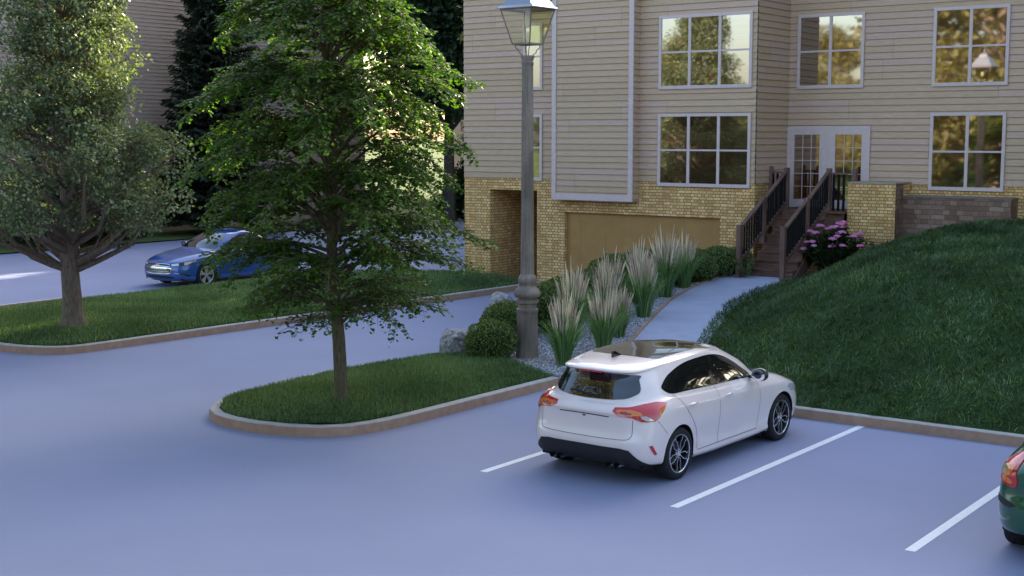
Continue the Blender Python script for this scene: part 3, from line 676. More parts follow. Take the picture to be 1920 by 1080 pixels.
# ------------------------------------------------------------------ foliage tools
LEAFSH={
 'oval':(np.array([(0,0,0),(.32,.28,.05),(.30,.68,.04),(0,1,-.06),(-.30,.68,.04),(-.32,.28,.05)]),np.array([(0,1,2,3),(0,3,4,5)])),
 'lobed':(np.array([(0,0,0),(.42,.22,.05),(.26,.45,.03),(.44,.66,.02),(.12,.72,.02),(0,1,-.08),(-.12,.72,.02),(-.44,.66,.02),(-.26,.45,.03),(-.42,.22,.05)]),None),
 'needle':(np.array([(-.5,0,0),(.5,0,0),(.3,1,-.05),(-.3,1,-.05)]),np.array([(0,1,2,3)])),
}
LEAFSH['lobed']=(LEAFSH['lobed'][0],np.array([(0,1,2,3),(0,3,4,5),(0,5,6,7),(0,7,8,9)]))
def leaves(name,P,D,Nn,S,mat,shape='oval',parent=None,wid=1.0,tint=None,stuff=False):
    """P base points, D pointing directions, Nn approx normals, S lengths"""
    P=np.asarray(P,float);D=np.asarray(D,float);Nn=np.asarray(Nn,float);n=len(P)
    D/=np.linalg.norm(D,axis=1,keepdims=True)+1e-9
    X=np.cross(D,Nn); X/=np.linalg.norm(X,axis=1,keepdims=True)+1e-9; Z=np.cross(X,D)
    B,F=LEAFSH[shape]; S=np.asarray(S)[:,None,None]*np.ones((n,1,1))
    V=P[:,None]+S*(B[None,:,0:1]*X[:,None]*wid+B[None,:,1:2]*D[:,None]+B[None,:,2:3]*Z[:,None])
    k=len(B); Fa=(F[None]+np.arange(n)[:,None,None]*k).reshape(-1,F.shape[1])
    if tint is None: tint=np.clip(rng.normal(.42,.22,n),0,1)
    return np_mesh(name,V.reshape(-1,3),Fa,mat,parent,attr=np.repeat(tint,k))
def rv(n): v=rng.normal(0,1,(n,3)); return v/np.linalg.norm(v,axis=1,keepdims=True)
def env(z,pts): return interp(z,pts)

# ---------------------------------------------- young maple in the near island
def maple(loc):
    root=empty('maple_tree',loc); tag(root,'young slender tree with vivid green layered leaves on the near island','tree')
    tr=MB(); tp=[]; tr_r=[]
    for i in range(15):
        z=i*.49; tp.append((.03*math.sin(i*.9)-.012*i,.03*math.cos(i*.7)-.02,z)); tr_r.append(.104*(1-i/15)**.8*(1.22 if i==0 else 1)+.008)
    tp.insert(1,(0.01,0.01,.12)); tr_r.insert(1,.108)
    tr.tube(tp,tr_r,12); tr.build('trunk',M['bark2'],root,smooth=70)
    E=[(1.0,1.0),(1.25,1.4),(1.9,1.75),(2.5,2.05),(3.0,2.3),(3.8,2.36),(4.6,2.22),(5.4,2.15),(6.0,1.85),(6.5,1.4),(6.9,.7)]
    lb=MB(); tw=MB(); LP=[];LD=[];LN=[];LT=[]
    NL=150
    for i in range(NL):
        t=i/(NL-1); h=1.22+5.55*t**.92; az=i*2.399+rnd.uniform(-.25,.25); Rm=env(h+.25,E)*rnd.uniform(.72,1.06)
        if h<1.9: Rm=min(Rm,1.75)
        rise=rnd.uniform(.15,.9)*(1.0 if h<5 else 1.6)
        start=h-(.05 if h<1.6 else .35)*min(1,Rm)
        start=max(1.13,start)
        sdir=Vector((math.cos(az),math.sin(az),0)); side=Vector((-sdir.y,sdir.x,0)); wob=rnd.uniform(-.25,.25)
        pts=[];nseg=8
        def limb(u): # 0..1
            z=start+Rm*(rise*1.5*u-rise*1.35*u**2.3)+.0
            return Vector((sdir.x*Rm*u,sdir.y*Rm*u,z))+side*(wob*u*u*Rm*.6)+Vector((-.012*h*2,0,0))
        pts=[limb(k/nseg) for k in range(nseg+1)]
        r0=.008+.011*Rm*(1-.5*t)
        lb.tube(pts,[r0*(1-k/nseg)**.8+.0035 for k in range(nseg+1)],5,cap=False)
        ns=int(11+Rm*10)
        for s_ in range(ns):
            u=.22+.78*(s_+rnd.random()*.6)/ns; u=min(1,u); p=limb(u); d=(limb(min(1,u+.05))-limb(u-.05)).normalized()
            sg=1 if s_%2 else -1; ang=rnd.uniform(.55,1.0)
            L=(.30+.42*(1-u))*rnd.uniform(.6,1.15)*min(1,.4+Rm*.4)
            dd=(d*math.cos(ang)+side*sg*math.sin(ang)+Vector((0,0,rnd.uniform(-.25,.6)))).normalized()
            q=[p]; cur=dd.copy(); 
            for k in range(4):
                cur=(cur+Vector((rnd.uniform(-.12,.12),rnd.uniform(-.12,.12),-.13))).normalized(); q.append(q[-1]+cur*L/4)
            tw.tube(q,[.0055,.0045,.0038,.003,.002],3,cap=False)
            nl=int((6+L*29)*(1 if p.z>2.3 else .62))
            for k in range(nl):
                v=(k+rnd.random())/nl; f=v*4; a=min(3,int(f)); pos=q[a].lerp(q[a+1],f-a)
                cd=(q[a+1]-q[a]).normalized(); sd=cd.cross(Vector((0,0,1))); 
                if sd.length<.1: sd=Vector((1,0,0))
                sd.normalize(); g=1 if rnd.random()<.5 else -1
                ld=(cd*.6+sd*g*rnd.uniform(.4,1.2)+Vector((0,0,rnd.uniform(-.55,.05)))).normalized()
                pos=pos+ld*rnd.uniform(.01,.09)
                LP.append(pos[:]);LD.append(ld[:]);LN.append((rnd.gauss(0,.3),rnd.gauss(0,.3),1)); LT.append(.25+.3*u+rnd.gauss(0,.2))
    lb.build('branch',M['bark2'],root,smooth=70); tw.build('twig',M['bark2'],root)
    n=len(LP); S=rng.uniform(.045,.078,n)*np.array([1.08 if p[2]>2.2 else .95 for p in LP])
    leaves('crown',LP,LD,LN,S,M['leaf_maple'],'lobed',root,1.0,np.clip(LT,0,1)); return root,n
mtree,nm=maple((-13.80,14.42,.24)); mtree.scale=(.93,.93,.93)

# ---------------------------------------------- broad clumpy tree
def clump_tree(loc,label,E,zc0,height,trunk_r,nclump,per,lsize,mat,barkm,name='oak_tree',flare=True,bz=1.4,shape='lobed',cat='tree',group=None,crad=(.36,.62),seed=3,lean=0):
    r_=random.Random(seed); root=empty(name,loc); tag(root,label,cat,group)
    tr=MB(); prof=[]
    nt=14
    tp=[(0,0,-.05)]+[(lean*i/nt+.03*math.sin(i),.03*math.cos(i*1.3)-.03,.1+height*.92*i/nt) for i in range(nt+1)]
    rr=[trunk_r*(1.75 if flare else 1.1)]+[trunk_r*((1.38 if flare else 1.05) if i==0 else (1-i/nt)**.75)+.012 for i in range(nt+1)]
    if flare: tp.insert(2,(0,0,.28)); rr.insert(2,trunk_r*1.10)
    tr.tube(tp,rr,16)
    if flare:
        for k in range(6):
            a=k*1.05+.3; tr.tube([(0,0,.32),(math.cos(a)*trunk_r*.95,math.sin(a)*trunk_r*.95,.14),(math.cos(a)*trunk_r*1.9,math.sin(a)*trunk_r*1.9,-.03)],[trunk_r*.5,trunk_r*.36,trunk_r*.12],7)
    tr.build('trunk',barkm,root,smooth=70)
    cl=[]; tries=0
    while len(cl)<nclump and tries<nclump*60:
        tries+=1
        z=zc0+(height-zc0)*r_.random(); Rm=env(z,E); a=r_.random()*2*PI; q=Rm*math.sqrt(r_.uniform(.12,1.0))
        p=Vector((q*math.cos(a)+lean*z/height,q*math.sin(a),z)); 
        if all((p-c).length>crad[0]*.72 for c,_ in cl): cl.append((p,r_.uniform(*crad)*(.7+.3*min(1,Rm))))
    lb=MB()
    for p,rc in cl:
        hd=math.hypot(p.x,p.y); hs=max(bz*.9,min(p.z-.15-hd*r_.uniform(.35,.8),height*.88)); base=Vector((lean*hs/height,0,hs))
        mid=base.lerp(p,.5)+Vector((r_.uniform(-.15,.15),r_.uniform(-.15,.15),-.06*hd+r_.uniform(-.1,.1)))
        m2=base.lerp(p,.78)+Vector((r_.uniform(-.12,.12),r_.uniform(-.12,.12),r_.uniform(-.05,.12)))
        r0=.012+.022*hd*trunk_r/.2
        lb.tube([base,base.lerp(mid,.5)+Vector((0,0,-.02)),mid,m2,p],[r0*1.25,r0,r0*.75,r0*.5,.006],5,cap=False)
        for k in range(5):
            e=p+Vector((r_.gauss(0,1),r_.gauss(0,1),r_.gauss(0,.8))).normalized()*rc*.85
            s=m2.lerp(p,r_.random()); lb.tube([s,s.lerp(e,.5)+Vector((0,0,.03)),e],[.011,.007,.003],3,cap=False)
    lb.build('branch',barkm,root)
    C=np.array([c[:] for c,_ in cl]); RC=np.array([q for _,q in cl]); n=len(cl)*per
    idx=np.repeat(np.arange(len(cl)),per); u=rv(n); rad=RC[idx]*rng.uniform(.25,1.0,n)**.55
    P=C[idx]+u*rad[:,None]*np.array([1.08,1.08,.78])
    D=u*.8+rng.normal(0,.6,(n,3))+np.array([0,0,-.1]); Nn=u*.5+rng.normal(0,.5,(n,3))+np.array([0,0,.7])
    ct=rng.normal(0,.13,len(cl)); T=np.clip(.40+ct[idx]+rng.normal(0,.2,n),0,1)
    leaves('crown',P,D,Nn,rng.uniform(lsize*.7,lsize*1.25,n),mat,shape,root,1.0,T); return root
oakE=[(1.3,1.3),(1.7,1.9),(2.2,2.35),(2.9,2.62),(3.6,2.55),(4.4,2.0),(5.0,1.5),(6.0,1.32),(7.0,1.25),(8.0,1.0),(9.0,.5)]
oak=clump_tree((-23.80,16.95,.21),'broad grey green tree with a stout flared trunk on the far grass strip',oakE,2.15,9.0,.205,225,215,.078,M['leaf_oak'],M['bark'],bz=1.35,seed=5,crad=(.30,.55)); oak.scale=(.95,.95,.95)

# ---------------------------------------------- firs
def fir(loc,label,R0,R1,H,z0,name='fir_tree',seed=1,group=None,nl=46,dens=1.0,sz=1.0):
    r_=random.Random(seed); root=empty(name,loc); tag(root,label,'tree',group)
    t=MB(); t.tube([(0,0,-.1),(0,0,H*.5),(0,0,H)],[.16*sz,.1*sz,.02],8); t.build('trunk',M['barkf'],root,smooth=70)
    lb=MB(); P=[];D=[];S=[]
    for i in range(nl):
        f=i/(nl-1); z=z0+(H-z0)*f; Rm=(R0+(R1-R0)*f)
        nb=int(8+6*(1-f))
        for k in range(nb):
            a=2*PI*k/nb+i*1.7+r_.uniform(-.25,.25); L=Rm*r_.uniform(.68,1.1); dirv=Vector((math.cos(a),math.sin(a),0)); side=Vector((-dirv.y,dirv.x,0))
            dz=r_.uniform(-.42,-.12)*(1.1-f)+.15*f
            def br(u): return Vector((0,0,z))+dirv*L*u+Vector((0,0,L*(dz*u+.22*u*u*u)))
            lb.tube([br(0),br(.5),br(1)],[.02,.013,.004],3,cap=False)
            ns=int((8+L*11)*dens)
            for s_ in range(ns):
                u=.15+.85*(s_+r_.random())/ns; p=br(u); g=1 if s_%2 else -1
                sl_=(.16+.30*(1-u))*min(1.2,L)*r_.uniform(.7,1.2)
                sdv=(dirv*.75+side*g*.8+Vector((0,0,-.28))).normalized()
                m_=max(2,int(sl_/.07))
                for q in range(m_):
                    pp=p+sdv*sl_*(q/m_)
                    for w_ in range(2):
                        P.append(pp[:]); D.append((sdv*.8+side*r_.uniform(-.6,.6)+dirv*r_.uniform(-.1,.6)+Vector((0,0,r_.uniform(-.5,.25))))[:]); S.append(r_.uniform(.15,.28)*sz)
    lb.build('branch',M['barkf'],root)
    n=len(P); leaves('crown',P,D,np.tile((0,0,1.),(n,1))+rng.normal(0,.3,(n,3)),S,M['needle'],'needle',root,.36); return root
fir((-43.8,38.6,.05),'tall dark fir standing close to the long sided wall behind the blue car',2.75,.25,16.5,1.0,seed=2,nl=58)
fir((-43.4,31.0,.05),'dark fir mostly hidden behind the broad grey green tree',2.3,.2,9.0,.8,seed=4,nl=32)

# ---------------------------------------------- trees behind, between the buildings
farE=[(3.5,1.6),(5,3.1),(7,3.7),(9,3.6),(11,2.9),(13,1.6),(14,.6)]
t1=clump_tree((-39.4,48.6,0),'tall dark tree with a bare trunk right beside the near house corner',[(5.2,2.2),(6.5,3.2),(8,3.4),(10,3.2),(12,2.2),(13.5,1)],5.6,13.5,.24,80,230,.27,M['leaf_far'],M['barkf'],name='background_tree',flare=False,bz=4.2,crad=(.8,1.3),seed=11,group='tall trees between the far buildings')
t2=clump_tree((-41.6,51.5,0),'dark tree with a low fork seen through the gap beyond the long wall',[(2.5,1.2),(4,2.2),(7,2.6),(9,2.2),(11,1.0)],7.2,11,.2,40,120,.24,M['leaf_far'],M['barkf'],name='background_tree',flare=True,bz=2.4,crad=(.7,1.1),seed=12,group='tall trees between the far buildings')
def hedge(loc,label,sx,sy,sz,n,mat,ls,name='hedge',cat='hedge'):
    root=empty(name,loc); tag(root,label,cat)
    u=rv(n); u[:,2]=np.abs(u[:,2]); rad=rng.uniform(.6,1,n)**.5; lump=1+.12*np.sin(u[:,0]*9)*np.sin(u[:,1]*7+2)
    P=u*rad[:,None]*lump[:,None]*np.array([sx,sy,sz]); leaves('crown',P,u+rng.normal(0,.6,(n,3)),u+rng.normal(0,.5,(n,3)),rng.uniform(ls*.7,ls*1.3,n),mat,'oval',root); 
    m=MB(); m.tube([(0,0,-.1),(0,0,sz*.6)],[.05,.03],6); m.build('stem',M['barkf'],root); return root
hedge((-40.0,53.6,0),'dark hedge at the end of the far driveway beside the house corner',4.2,1.3,3.2,9000,M['leaf_far'],.2)
hedge((-44.9,33.4,0),'low dark bush at the foot of the long sided wall',1.2,2.0,1.5,5000,M['leaf_far'],.14,'bush','bush')

# unseen grove added beyond the buildings to shade and dapple the low sun
def copy_tree(o,parent=None):
    c=o.copy(); COL.objects.link(c); c.parent=parent
    for ch in list(o.children): copy_tree(ch,c)
    return c
for i,(x,y,s_,a) in enumerate([(-30.5,50,1.3,3.9),(-29,53.5,1.35,.2),(-40,60,1.15,1),(-31.5,61,1.2,3),(-27,57,1.1,4),(-22.5,60,1.25,5),(-41.5,56,1.1,.8),(-43.0,64,1.35,2.8),(-34,66,1.35,.5),(-26,68,1.3,2.2),(-18,64,1.2,4.4)]):
    c=copy_tree(t1); c.location=(x,y,0); c.rotation_euler[2]=a; c.scale=(s_,s_,s_); c['label']='tall tree added to dapple the sun, in the grove hidden behind the near apartment building'; c['group']='grove hidden behind the near apartment building'
# trees behind the viewer (seen mirrored in windows and car glass)
bE=[(1.6,1.6),(3,3.0),(5,3.6),(7,3.2),(9,2.0),(10.5,.8)]
bt=clump_tree((-22,-20,0),'sunlit roadside tree behind the viewer',bE,1.9,10.5,.25,70,190,.20,M['leaf_sun'],M['bark'],name='roadside_tree',flare=False,bz=1.6,crad=(.8,1.25),seed=21,group='roadside trees behind the viewer')
for i,(x,y,s_,a) in enumerate([(-18.5,2.5,1.62,3.3),(1,31,1.3,0),(6,29,1.4,1.3),(11,31,1.4,2.1),(-.5,38,1.45,3.5),(4.5,37,1.5,4.4),(10,38,1.5,5.5),(15,35,1.4,.8),(-16.5,-6,1.6,1.1),(-5,-17,1.0,2.3),(4,-15,1.1,.4),(10,-16,1.5,3.0),(17,-8,1.5,4.0),(18,0,1.2,5.0),(-30,-18,1.0,2),(-38,-24,1.05,.3),(-46,-21,.95,4.1),(-54,-26,1.1,1.2)]):
    c=copy_tree(bt); c.location=(x,y,2.3 if y>28 else 0); c.rotation_euler[2]=a; c.scale=(s_,s_,s_)
    if y>28: c['label']='leafy tree on the bank out of view beyond the right end of the house'; c['group']='trees beyond the right end of the house'
    elif x>10: c['label']='roadside tree out of view right of the parking bays'; c['group']='trees right of the parking bays'
    elif y>0: c['label']='large sunlit tree out of view left of the car park'
for x,y in ((-26.2,36.5),(-26.6,41.5)):  # out of sight, added to keep the sun off the left grass strip
    c=copy_tree(bt); c.location=(x,y,0); c.rotation_euler[2]=y; c.scale=(.56,.56,1.18); c['label']='unseen narrow tree added behind the brick house to shade the grass strip'; c['group']='unseen trees added behind the brick house for shade'
n=26000; P=np.stack([rng.uniform(-75,60,n),rng.uniform(-52,-44,n),np.zeros(n)],1); P[:,2]=rng.uniform(0,1,n)**.7*(4.5+1.2*np.sin(P[:,0]*.31)+.8*np.sin(P[:,0]*.9)); u=rv(n)
o=leaves('reflection_woodland',P,u,rv(n),rng.uniform(.5,1.0,n),M['leaf_far'],'oval'); o['kind']='stuff'  # unseen tree mass added for dark reflections in the lower windows

# ---------------------------------------------- boxwood balls
def boxball(n=5200):
    root=empty('boxwood_shrub',(0,0,0))
    u=rv(n); lump=1+.05*np.sin(u[:,0]*11+1)*np.sin(u[:,1]*10)+.04*np.sin(u[:,2]*13)
    rad=lump*(1-rng.exponential(.06,n)); P=u*rad[:,None]*np.array([.5,.5,.42]); P[:,2]+=.40; k=P[:,2]>.015; P=P[k];u=u[k];n=len(P)
    leaves('foliage',P-u*.02,u+rng.normal(0,.75,(n,3))+np.array([0,0,.25]),u+rng.normal(0,.6,(n,3)),rng.uniform(.026,.05,n),M['box'],'oval',root)
    m=MB()
    for i in range(14):
        a=i*2.4; m.tube([(0,0,-.05),(math.cos(a)*.15,math.sin(a)*.15,.25),(math.cos(a)*.33,math.sin(a)*.33,.35+.03*(i%5))],[.02,.014,.005],4)
    m.build('stem',M['bark'],root)
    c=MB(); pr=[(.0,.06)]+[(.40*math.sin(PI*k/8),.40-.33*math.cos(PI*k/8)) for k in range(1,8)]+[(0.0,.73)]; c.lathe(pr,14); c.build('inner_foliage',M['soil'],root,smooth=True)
    return root
bx0=boxball()
BX=[((-14.42,18.95),.96,'rounded boxwood ball beside the large boulder at the grass edge'),
    ((-14.95,20.15),1.02,'rounded boxwood ball just left of the lamp post base'),
    ((-15.0,21.6),1.16,'boxwood ball just right of the lamp post base'),
    ((-15.45,22.75),1.22,'boxwood ball just behind the tall front clump of feather grass'),
    ((-15.7,24.0),1.26,'boxwood ball in front of the brick beside the garage door left edge'),
    ((-15.75,25.2),1.3,'boxwood ball in front of the left part of the garage door'),
    ((-15.75,26.4),1.28,'boxwood ball in front of the middle of the garage door'),
    ((-15.75,27.5),1.2,'boxwood ball behind the highest feather grass clump'),
    ((-15.55,27.85+.7),.95,'boxwood ball in front of the right part of the garage door'),
    ((-15.15,27.95),.92,'boxwood ball just right of the highest feather grass clump'),
    ((-15.05,28.75),.95,'boxwood ball second left from the foot of the timber stairs'),
    ((-14.95,29.45),.88,'boxwood ball touching the left newel post of the timber stairs')]
for i,((x,y),s_,lab) in enumerate(BX):
    o=bx0 if i==0 else copy_tree(bx0); o.location=(x,y,bedz(x,y)-.03); o.scale=(s_,s_,s_*rnd.uniform(.92,1.04)); o.rotation_euler=(0,0,i*1.3); tag(o,lab,'shrub','clipped boxwood balls in the gravel bed')

# ---------------------------------------------- feather reed grass
def reed(seed):
    g=np.random.default_rng(seed); root=empty('feather_grass',(0,0,0))
    n=620; a=g.uniform(0,2*PI,n); ln=g.uniform(.0,1,n)**.8; L=g.uniform(.45,.85,n); W=g.uniform(.007,.013,n)
    base=np.stack([np.cos(a)*.10*g.uniform(.1,1,n),np.sin(a)*.10*g.uniform(.1,1,n),np.zeros(n)],1)
    V=np.zeros((n,9,3)); d=np.stack([np.cos(a),np.sin(a)],1); sx=np.stack([np.cos(a+PI/2+g.normal(0,.5,n)),np.sin(a+PI/2)],1)
    for k,t in enumerate((0,.35,.7,.9)):
        out=L*(ln*.24*t+ln*.34*t**2.5); up=L*(t-.28*ln*t**3); c=base.copy(); c[:,:2]+=d*out[:,None]; c[:,2]+=up; w=W*(1,1,.75,.5)[k]
        V[:,2*k]=c;V[:,2*k,:2]-=sx*w[:,None]*.5; V[:,2*k+1]=c;V[:,2*k+1,:2]+=sx*w[:,None]*.5
    t=1.;out=L*(ln*.24+ln*.34);up=L*(1-.30*ln);c=base.copy();c[:,:2]+=d*out[:,None];c[:,2]+=up;V[:,8]=c
    F=np.array([(0,1,3),(0,3,2),(2,3,5),(2,5,4),(4,5,7),(4,7,6),(6,7,8)]); F=(F[None]+np.arange(n)[:,None,None]*9).reshape(-1,3)
    np_mesh('blades',V.reshape(-1,3),F,M['reed'],root,attr=np.repeat(np.clip(g.normal(.45,.25,n),0,1),9))
    pm=MB(); st=MB(); tn=[]
    for i in range(96):
        a=g.uniform(0,2*PI); q=math.sqrt(g.uniform(.0,1)); lean=g.uniform(.22,.36)*q; H=g.uniform(.66,1.0)*(1.20-.36*q)
        pt=lambda h:Vector((math.cos(a)*(.08*q+lean*h**1.6*.9),math.sin(a)*(.08*q+lean*h**1.6*.9),h))
        st.tube([pt(0),pt(H*.4),pt(H*.75)],[.0032,.003,.0025],3,cap=False)
        h0=H*g.uniform(.55,.68); dr=g.uniform(.007,.013); K=6; b0=len(pm.v)
        pm.tube([pt(h0+(H-h0)*k/K) for k in range(K+1)],[dr*x for x in (.3,.85,1,.9,.7,.45,.1)],5,cap=False)
        tn+= [g.uniform(0,1)]*(len(pm.v)-b0)
        # wisps
        for w in range(12):
            h=h0+(H-h0)*g.uniform(.02,.95); p=pt(h); aa=g.uniform(0,2*PI); e=p+Vector((math.cos(aa)*dr*1.5,math.sin(aa)*dr*1.5,.045)); b0=len(pm.v)
            s_=Vector((-math.sin(aa),math.cos(aa),0))*.003; pm.face([p-s_,p+s_,e]); tn+=[g.uniform(0,1)]*3
    st.build('stalks',M['reed'],root)
    po=pm.build('plumes',M['plume'],root); at=po.data.attributes.new('tint','FLOAT','POINT'); at.data.foreach_set('value',np.array(tn,dtype=np.float32))
    return root
rp=[reed(31),reed(32),reed(33)]
RG=[((-13.02,19.2),1.28,'feather grass clump nearest the white car roof, right of the lamp post'),
    ((-13.0,20.45),1.22,'feather grass clump just behind the white car roof, second nearest the parking bay'),
    ((-13.45,21.7),1.05,'smaller feather grass clump half hidden behind the one at the white car roof'),
    ((-14.25,21.3),1.42,'tall feather grass clump behind the nearest one, right of the lamp post'),
    ((-14.85,23.6),1.32,'feather grass clump midway along the hedge in front of the garage door left part'),
    ((-14.02,23.56),1.36,'feather grass clump at the middle of the bed beside the path edging'),
    ((-15.0,25.0),1.34,'feather grass clump in front of the middle of the garage door'),
    ((-14.80,25.8),1.50,'largest feather grass clump with plumes highest against the garage door'),
    ((-14.35,22.6),1.18,'feather grass clump squeezed between the tall one behind the nearest clump and the edging clump'),
    ((-15.05,27.1),1.25,'furthest feather grass clump, last before the balls by the stairs')]
for i,((x,y),s_,lab) in enumerate(RG):
    o=rp[i] if i<3 else copy_tree(rp[i%3]); o.location=(x,y,bedz(x,y)-.01); o.scale=(s_*.98,s_*.98,s_); o.rotation_euler=(0,0,i*1.1); tag(o,lab,'ornamental grass','clumps of feather grass in the gravel bed')

# ---------------------------------------------- rocks
def rock(loc,s,seed,label,rz=0):
    import bmesh
    bm=bmesh.new(); bmesh.ops.create_icosphere(bm,subdivisions=5,radius=1)
    for v in bm.verts:
        p=v.co.copy(); q=Vector((max(-.74,min(.74,p.x)),max(-.8,min(.8,p.y)),max(-.8,min(.86,p.z))))
        n=noise.noise(p*1.1+Vector((seed,0,0)))*.20+noise.noise(p*3+Vector((seed,3,0)))*.07+noise.noise(p*9+Vector((seed,3,0)))*.02+noise.noise(p*24)*.008
        v.co=q*(1+n); v.co=Vector((v.co.x*s[0],v.co.y*s[1],v.co.z*s[2]))
    me=bpy.data.meshes.new('boulder'); bm.to_mesh(me); bm.free(); o=link_mesh('boulder',me,M['rock'],smooth=True); o.location=loc; o.rotation_euler=(0,.08,rz); tag(o,label,'rock','boulders in the gravel bed'); return o
rock((-15.2,18.95,.36),(.40,.38,.37),1.3,'large speckled grey boulder at the grass edge left of the nearest boxwood ball',.6)
rock((-17.75,23.75,.34),(.34,.36,.40),6.3,'smaller grey boulder behind the boxwood balls at the driveway edge',.2)

# ---------------------------------------------- hydrangea
hy=empty('hydrangea_bush',(-12.55,29.9,1.0)); tag(hy,'leafy bush with mauve pink flower heads between the stairs and the brick pier','flowering bush')
P=[];D=[];N_=[];stm=MB(); heads=[]
for i in range(74):
    a=rnd.random()*2*PI; q=math.sqrt(rnd.random()); hx=q*1.0*math.cos(a); hy_=q*.5*math.sin(a); hz=.45+.62*(1-q*q*.7)+rnd.uniform(-.16,.08)
    stm.tube([(hx*.2,hy_*.2,-.25),(hx*.7,hy_*.7,hz*.55),(hx,hy_,hz)],[.009,.007,.004],4,cap=False); heads.append((hx,hy_,hz))
    for k in range(34):
        t=rnd.random()**.6; b=rnd.random()*2*PI; p=Vector((hx*(.2+.8*t),hy_*(.2+.8*t),-.2+(hz+.16)*t)); d=Vector((math.cos(b),math.sin(b),rnd.uniform(-.4,.3)))
        P.append((p+d*.03)[:]);D.append(d[:]);N_.append((d.x*.3,d.y*.3,1))
leaves('foliage',P,D,N_,rng.uniform(.09,.16,len(P)),M['hyd_leaf'],'oval',hy,1.1); stm.build('stem',M['bark'],hy)
hs=sorted(heads,key=lambda h:h[1]*.8-h[2]*.6)[:30]; 
for (x,y,z) in hs:
    n=150; r0=rnd.uniform(.07,.105); u=rv(n); u[:,2]=np.abs(u[:,2])*.7; Pp=np.array([x,y,z+.02])+u*r0*np.array([1,1,.62])
    dd=np.cross(u,rv(n)); tt=np.clip(rng.normal(.35 if rnd.random()<.8 else .9,.22,n),0,1)
    leaves('flower_head',Pp,dd,u,rng.uniform(.018,.028,n),M['hyd_pink'],'oval',hy,1.6,tt)
# small leafy plant left of the stairs
sp=empty('leafy_plant',(-14.28,28.72,.84)); tag(sp,'small loose green plant at the foot of the left newel post of the stairs','plant')
P=[];D=[];stm=MB()
for i in range(26):
    a=rnd.random()*2*PI; l=rnd.uniform(.1,.30); h=rnd.uniform(.25,.55); e=Vector((math.cos(a)*l-.1,math.sin(a)*l,h)); stm.tube([(0-.1,0,0),(e*.5)[:],e[:]],[.005,.004,.002],3,cap=False)
    for k in range(16):
        t=rnd.uniform(.25,1); b=rnd.random()*2*PI; P.append(Vector((-.1*(1-t),0,0))[:] and (Vector((e.x*t,e.y*t,e.z*t)))[:]); D.append((math.cos(b),math.sin(b),rnd.uniform(-.2,.6)))
leaves('foliage',P,D,rv(len(P))+np.array([0,0,1]),rng.uniform(.04,.07,len(P)),M['box'],'oval',sp); stm.build('stem',M['bark'],sp)

# ---------------------------------------------- lamp post
lp=empty('street_lamp',(-14.02,19.5,.19)); lp.scale=(1,1,.989); tag(lp,'weathered grey iron lamp post with a four sided glass lantern rising from the gravel bed','street lamp')
M['iron']=wood_mat('weathered_iron',(.17,.135,.11),(.33,.275,.225),.6); M['iron'].node_tree.nodes['Principled BSDF'].inputs['Roughness'].default_value=.5
M['iron_roof']=plain('lamp_hood',(.30,.32,.37),.35,.6)
k=1/104.; H=lambda y:(668-y)*k
base=[(0,0),(.215,0),(.22,.015),(.205,.03),(.197,H(648)),(.188,H(592)),(.186,H(583)),(.192,H(581))]
pl=MB()
pl.lathe([(r,z) if z<.05 else (r,z,.006,16) for r,z in base],64); pl.build('base',M['iron'],lp,smooth=35)
b=MB()
prof=[(.192,H(581)),(.20,H(579)),(.20,H(574)),(.165,H(572)),(.165,H(565)),(.20,H(563)),(.205,H(560)),(.205,H(557)),(.155,H(555.5)),(.155,H(553.5)),(.215,H(551.5),.012,24),(.238,H(547),.014,24),(.235,H(543),.014,24),(.205,H(537),.010,24),(.165,H(533)),(.150,H(531)),(.148,H(528)),(.162,H(526)),(.168,H(521),.012,9),(.168,H(517),.012,9),(.155,H(513)),(.13,H(510)),(.122,H(507))]
b.lathe(prof,72); b.build('base_moulding',M['iron'],lp,smooth=50)
b=MB(); b.lathe([(.122,H(507)),(.112,H(400)),(.104,H(200)),(.100,H(121))],32); b.build('column',M['iron'],lp,smooth=50)
b=MB(); b.lathe([(.100,H(121)),(.108,H(120)),(.108,H(118)),(.101,H(117.5)),(.108,H(117)),(.110,H(115)),(.101,H(114)),(.104,H(110)),(.12,H(106)),(.122,H(103)),(.06,H(102.5)),(0,H(102))],32); b.build('capital',M['iron'],lp,smooth=35)
zb_,zt_=H(82),H(20); rb,rt=.27,.475     # half diagonals
lan=empty('lantern',(0,0,0),R(43)); lan.parent=lp
cb=[(rb*math.cos(R(90*i)),rb*math.sin(R(90*i))) for i in range(4)]; ct=[(rt*math.cos(R(90*i)),rt*math.sin(R(90*i))) for i in range(4)]
b=MB()
for i in range(4):
    j=(i+1)%4; b.beam((*cb[i],zb_),(*ct[i],zt_),.022,.022); b.beam((*cb[i],zb_),(*cb[j],zb_),.03,.03); b.beam((*ct[i],zt_),(*ct[j],zt_),.03,.03)
    b.tube([(cb[i][0]*.78,cb[i][1]*.78,zb_),(cb[i][0]*.80,cb[i][1]*.80,zb_-.06),(cb[i][0]*.58,cb[i][1]*.58,zb_-.11),(cb[i][0]*.55,cb[i][1]*.55,zb_-.15),(cb[i][0]*.30,cb[i][1]*.30,H(103))],.008,6)
b.box(-.19,.19,-.19,.19,zb_-.012,zb_,Matrix.Rotation(R(45),4,'Z'))
b.build('lantern_frame',M['iron'],lan)
b=MB(); ov=1.22
def sq(r,z): return [(r*math.cos(R(90*i)),r*math.sin(R(90*i)),z) for i in range(4)]
a0=sq(rt*1.16,zt_+.015);a1=sq(rt*1.16,zt_+.03);a2=sq(rt*.98,zt_+.07);a3=sq(rt*.50,zt_+.34);a4=sq(rt*.36,zt_+.36);a5=sq(rt*.36,zt_+.44);a6=sq(rt*.1,zt_+.52)
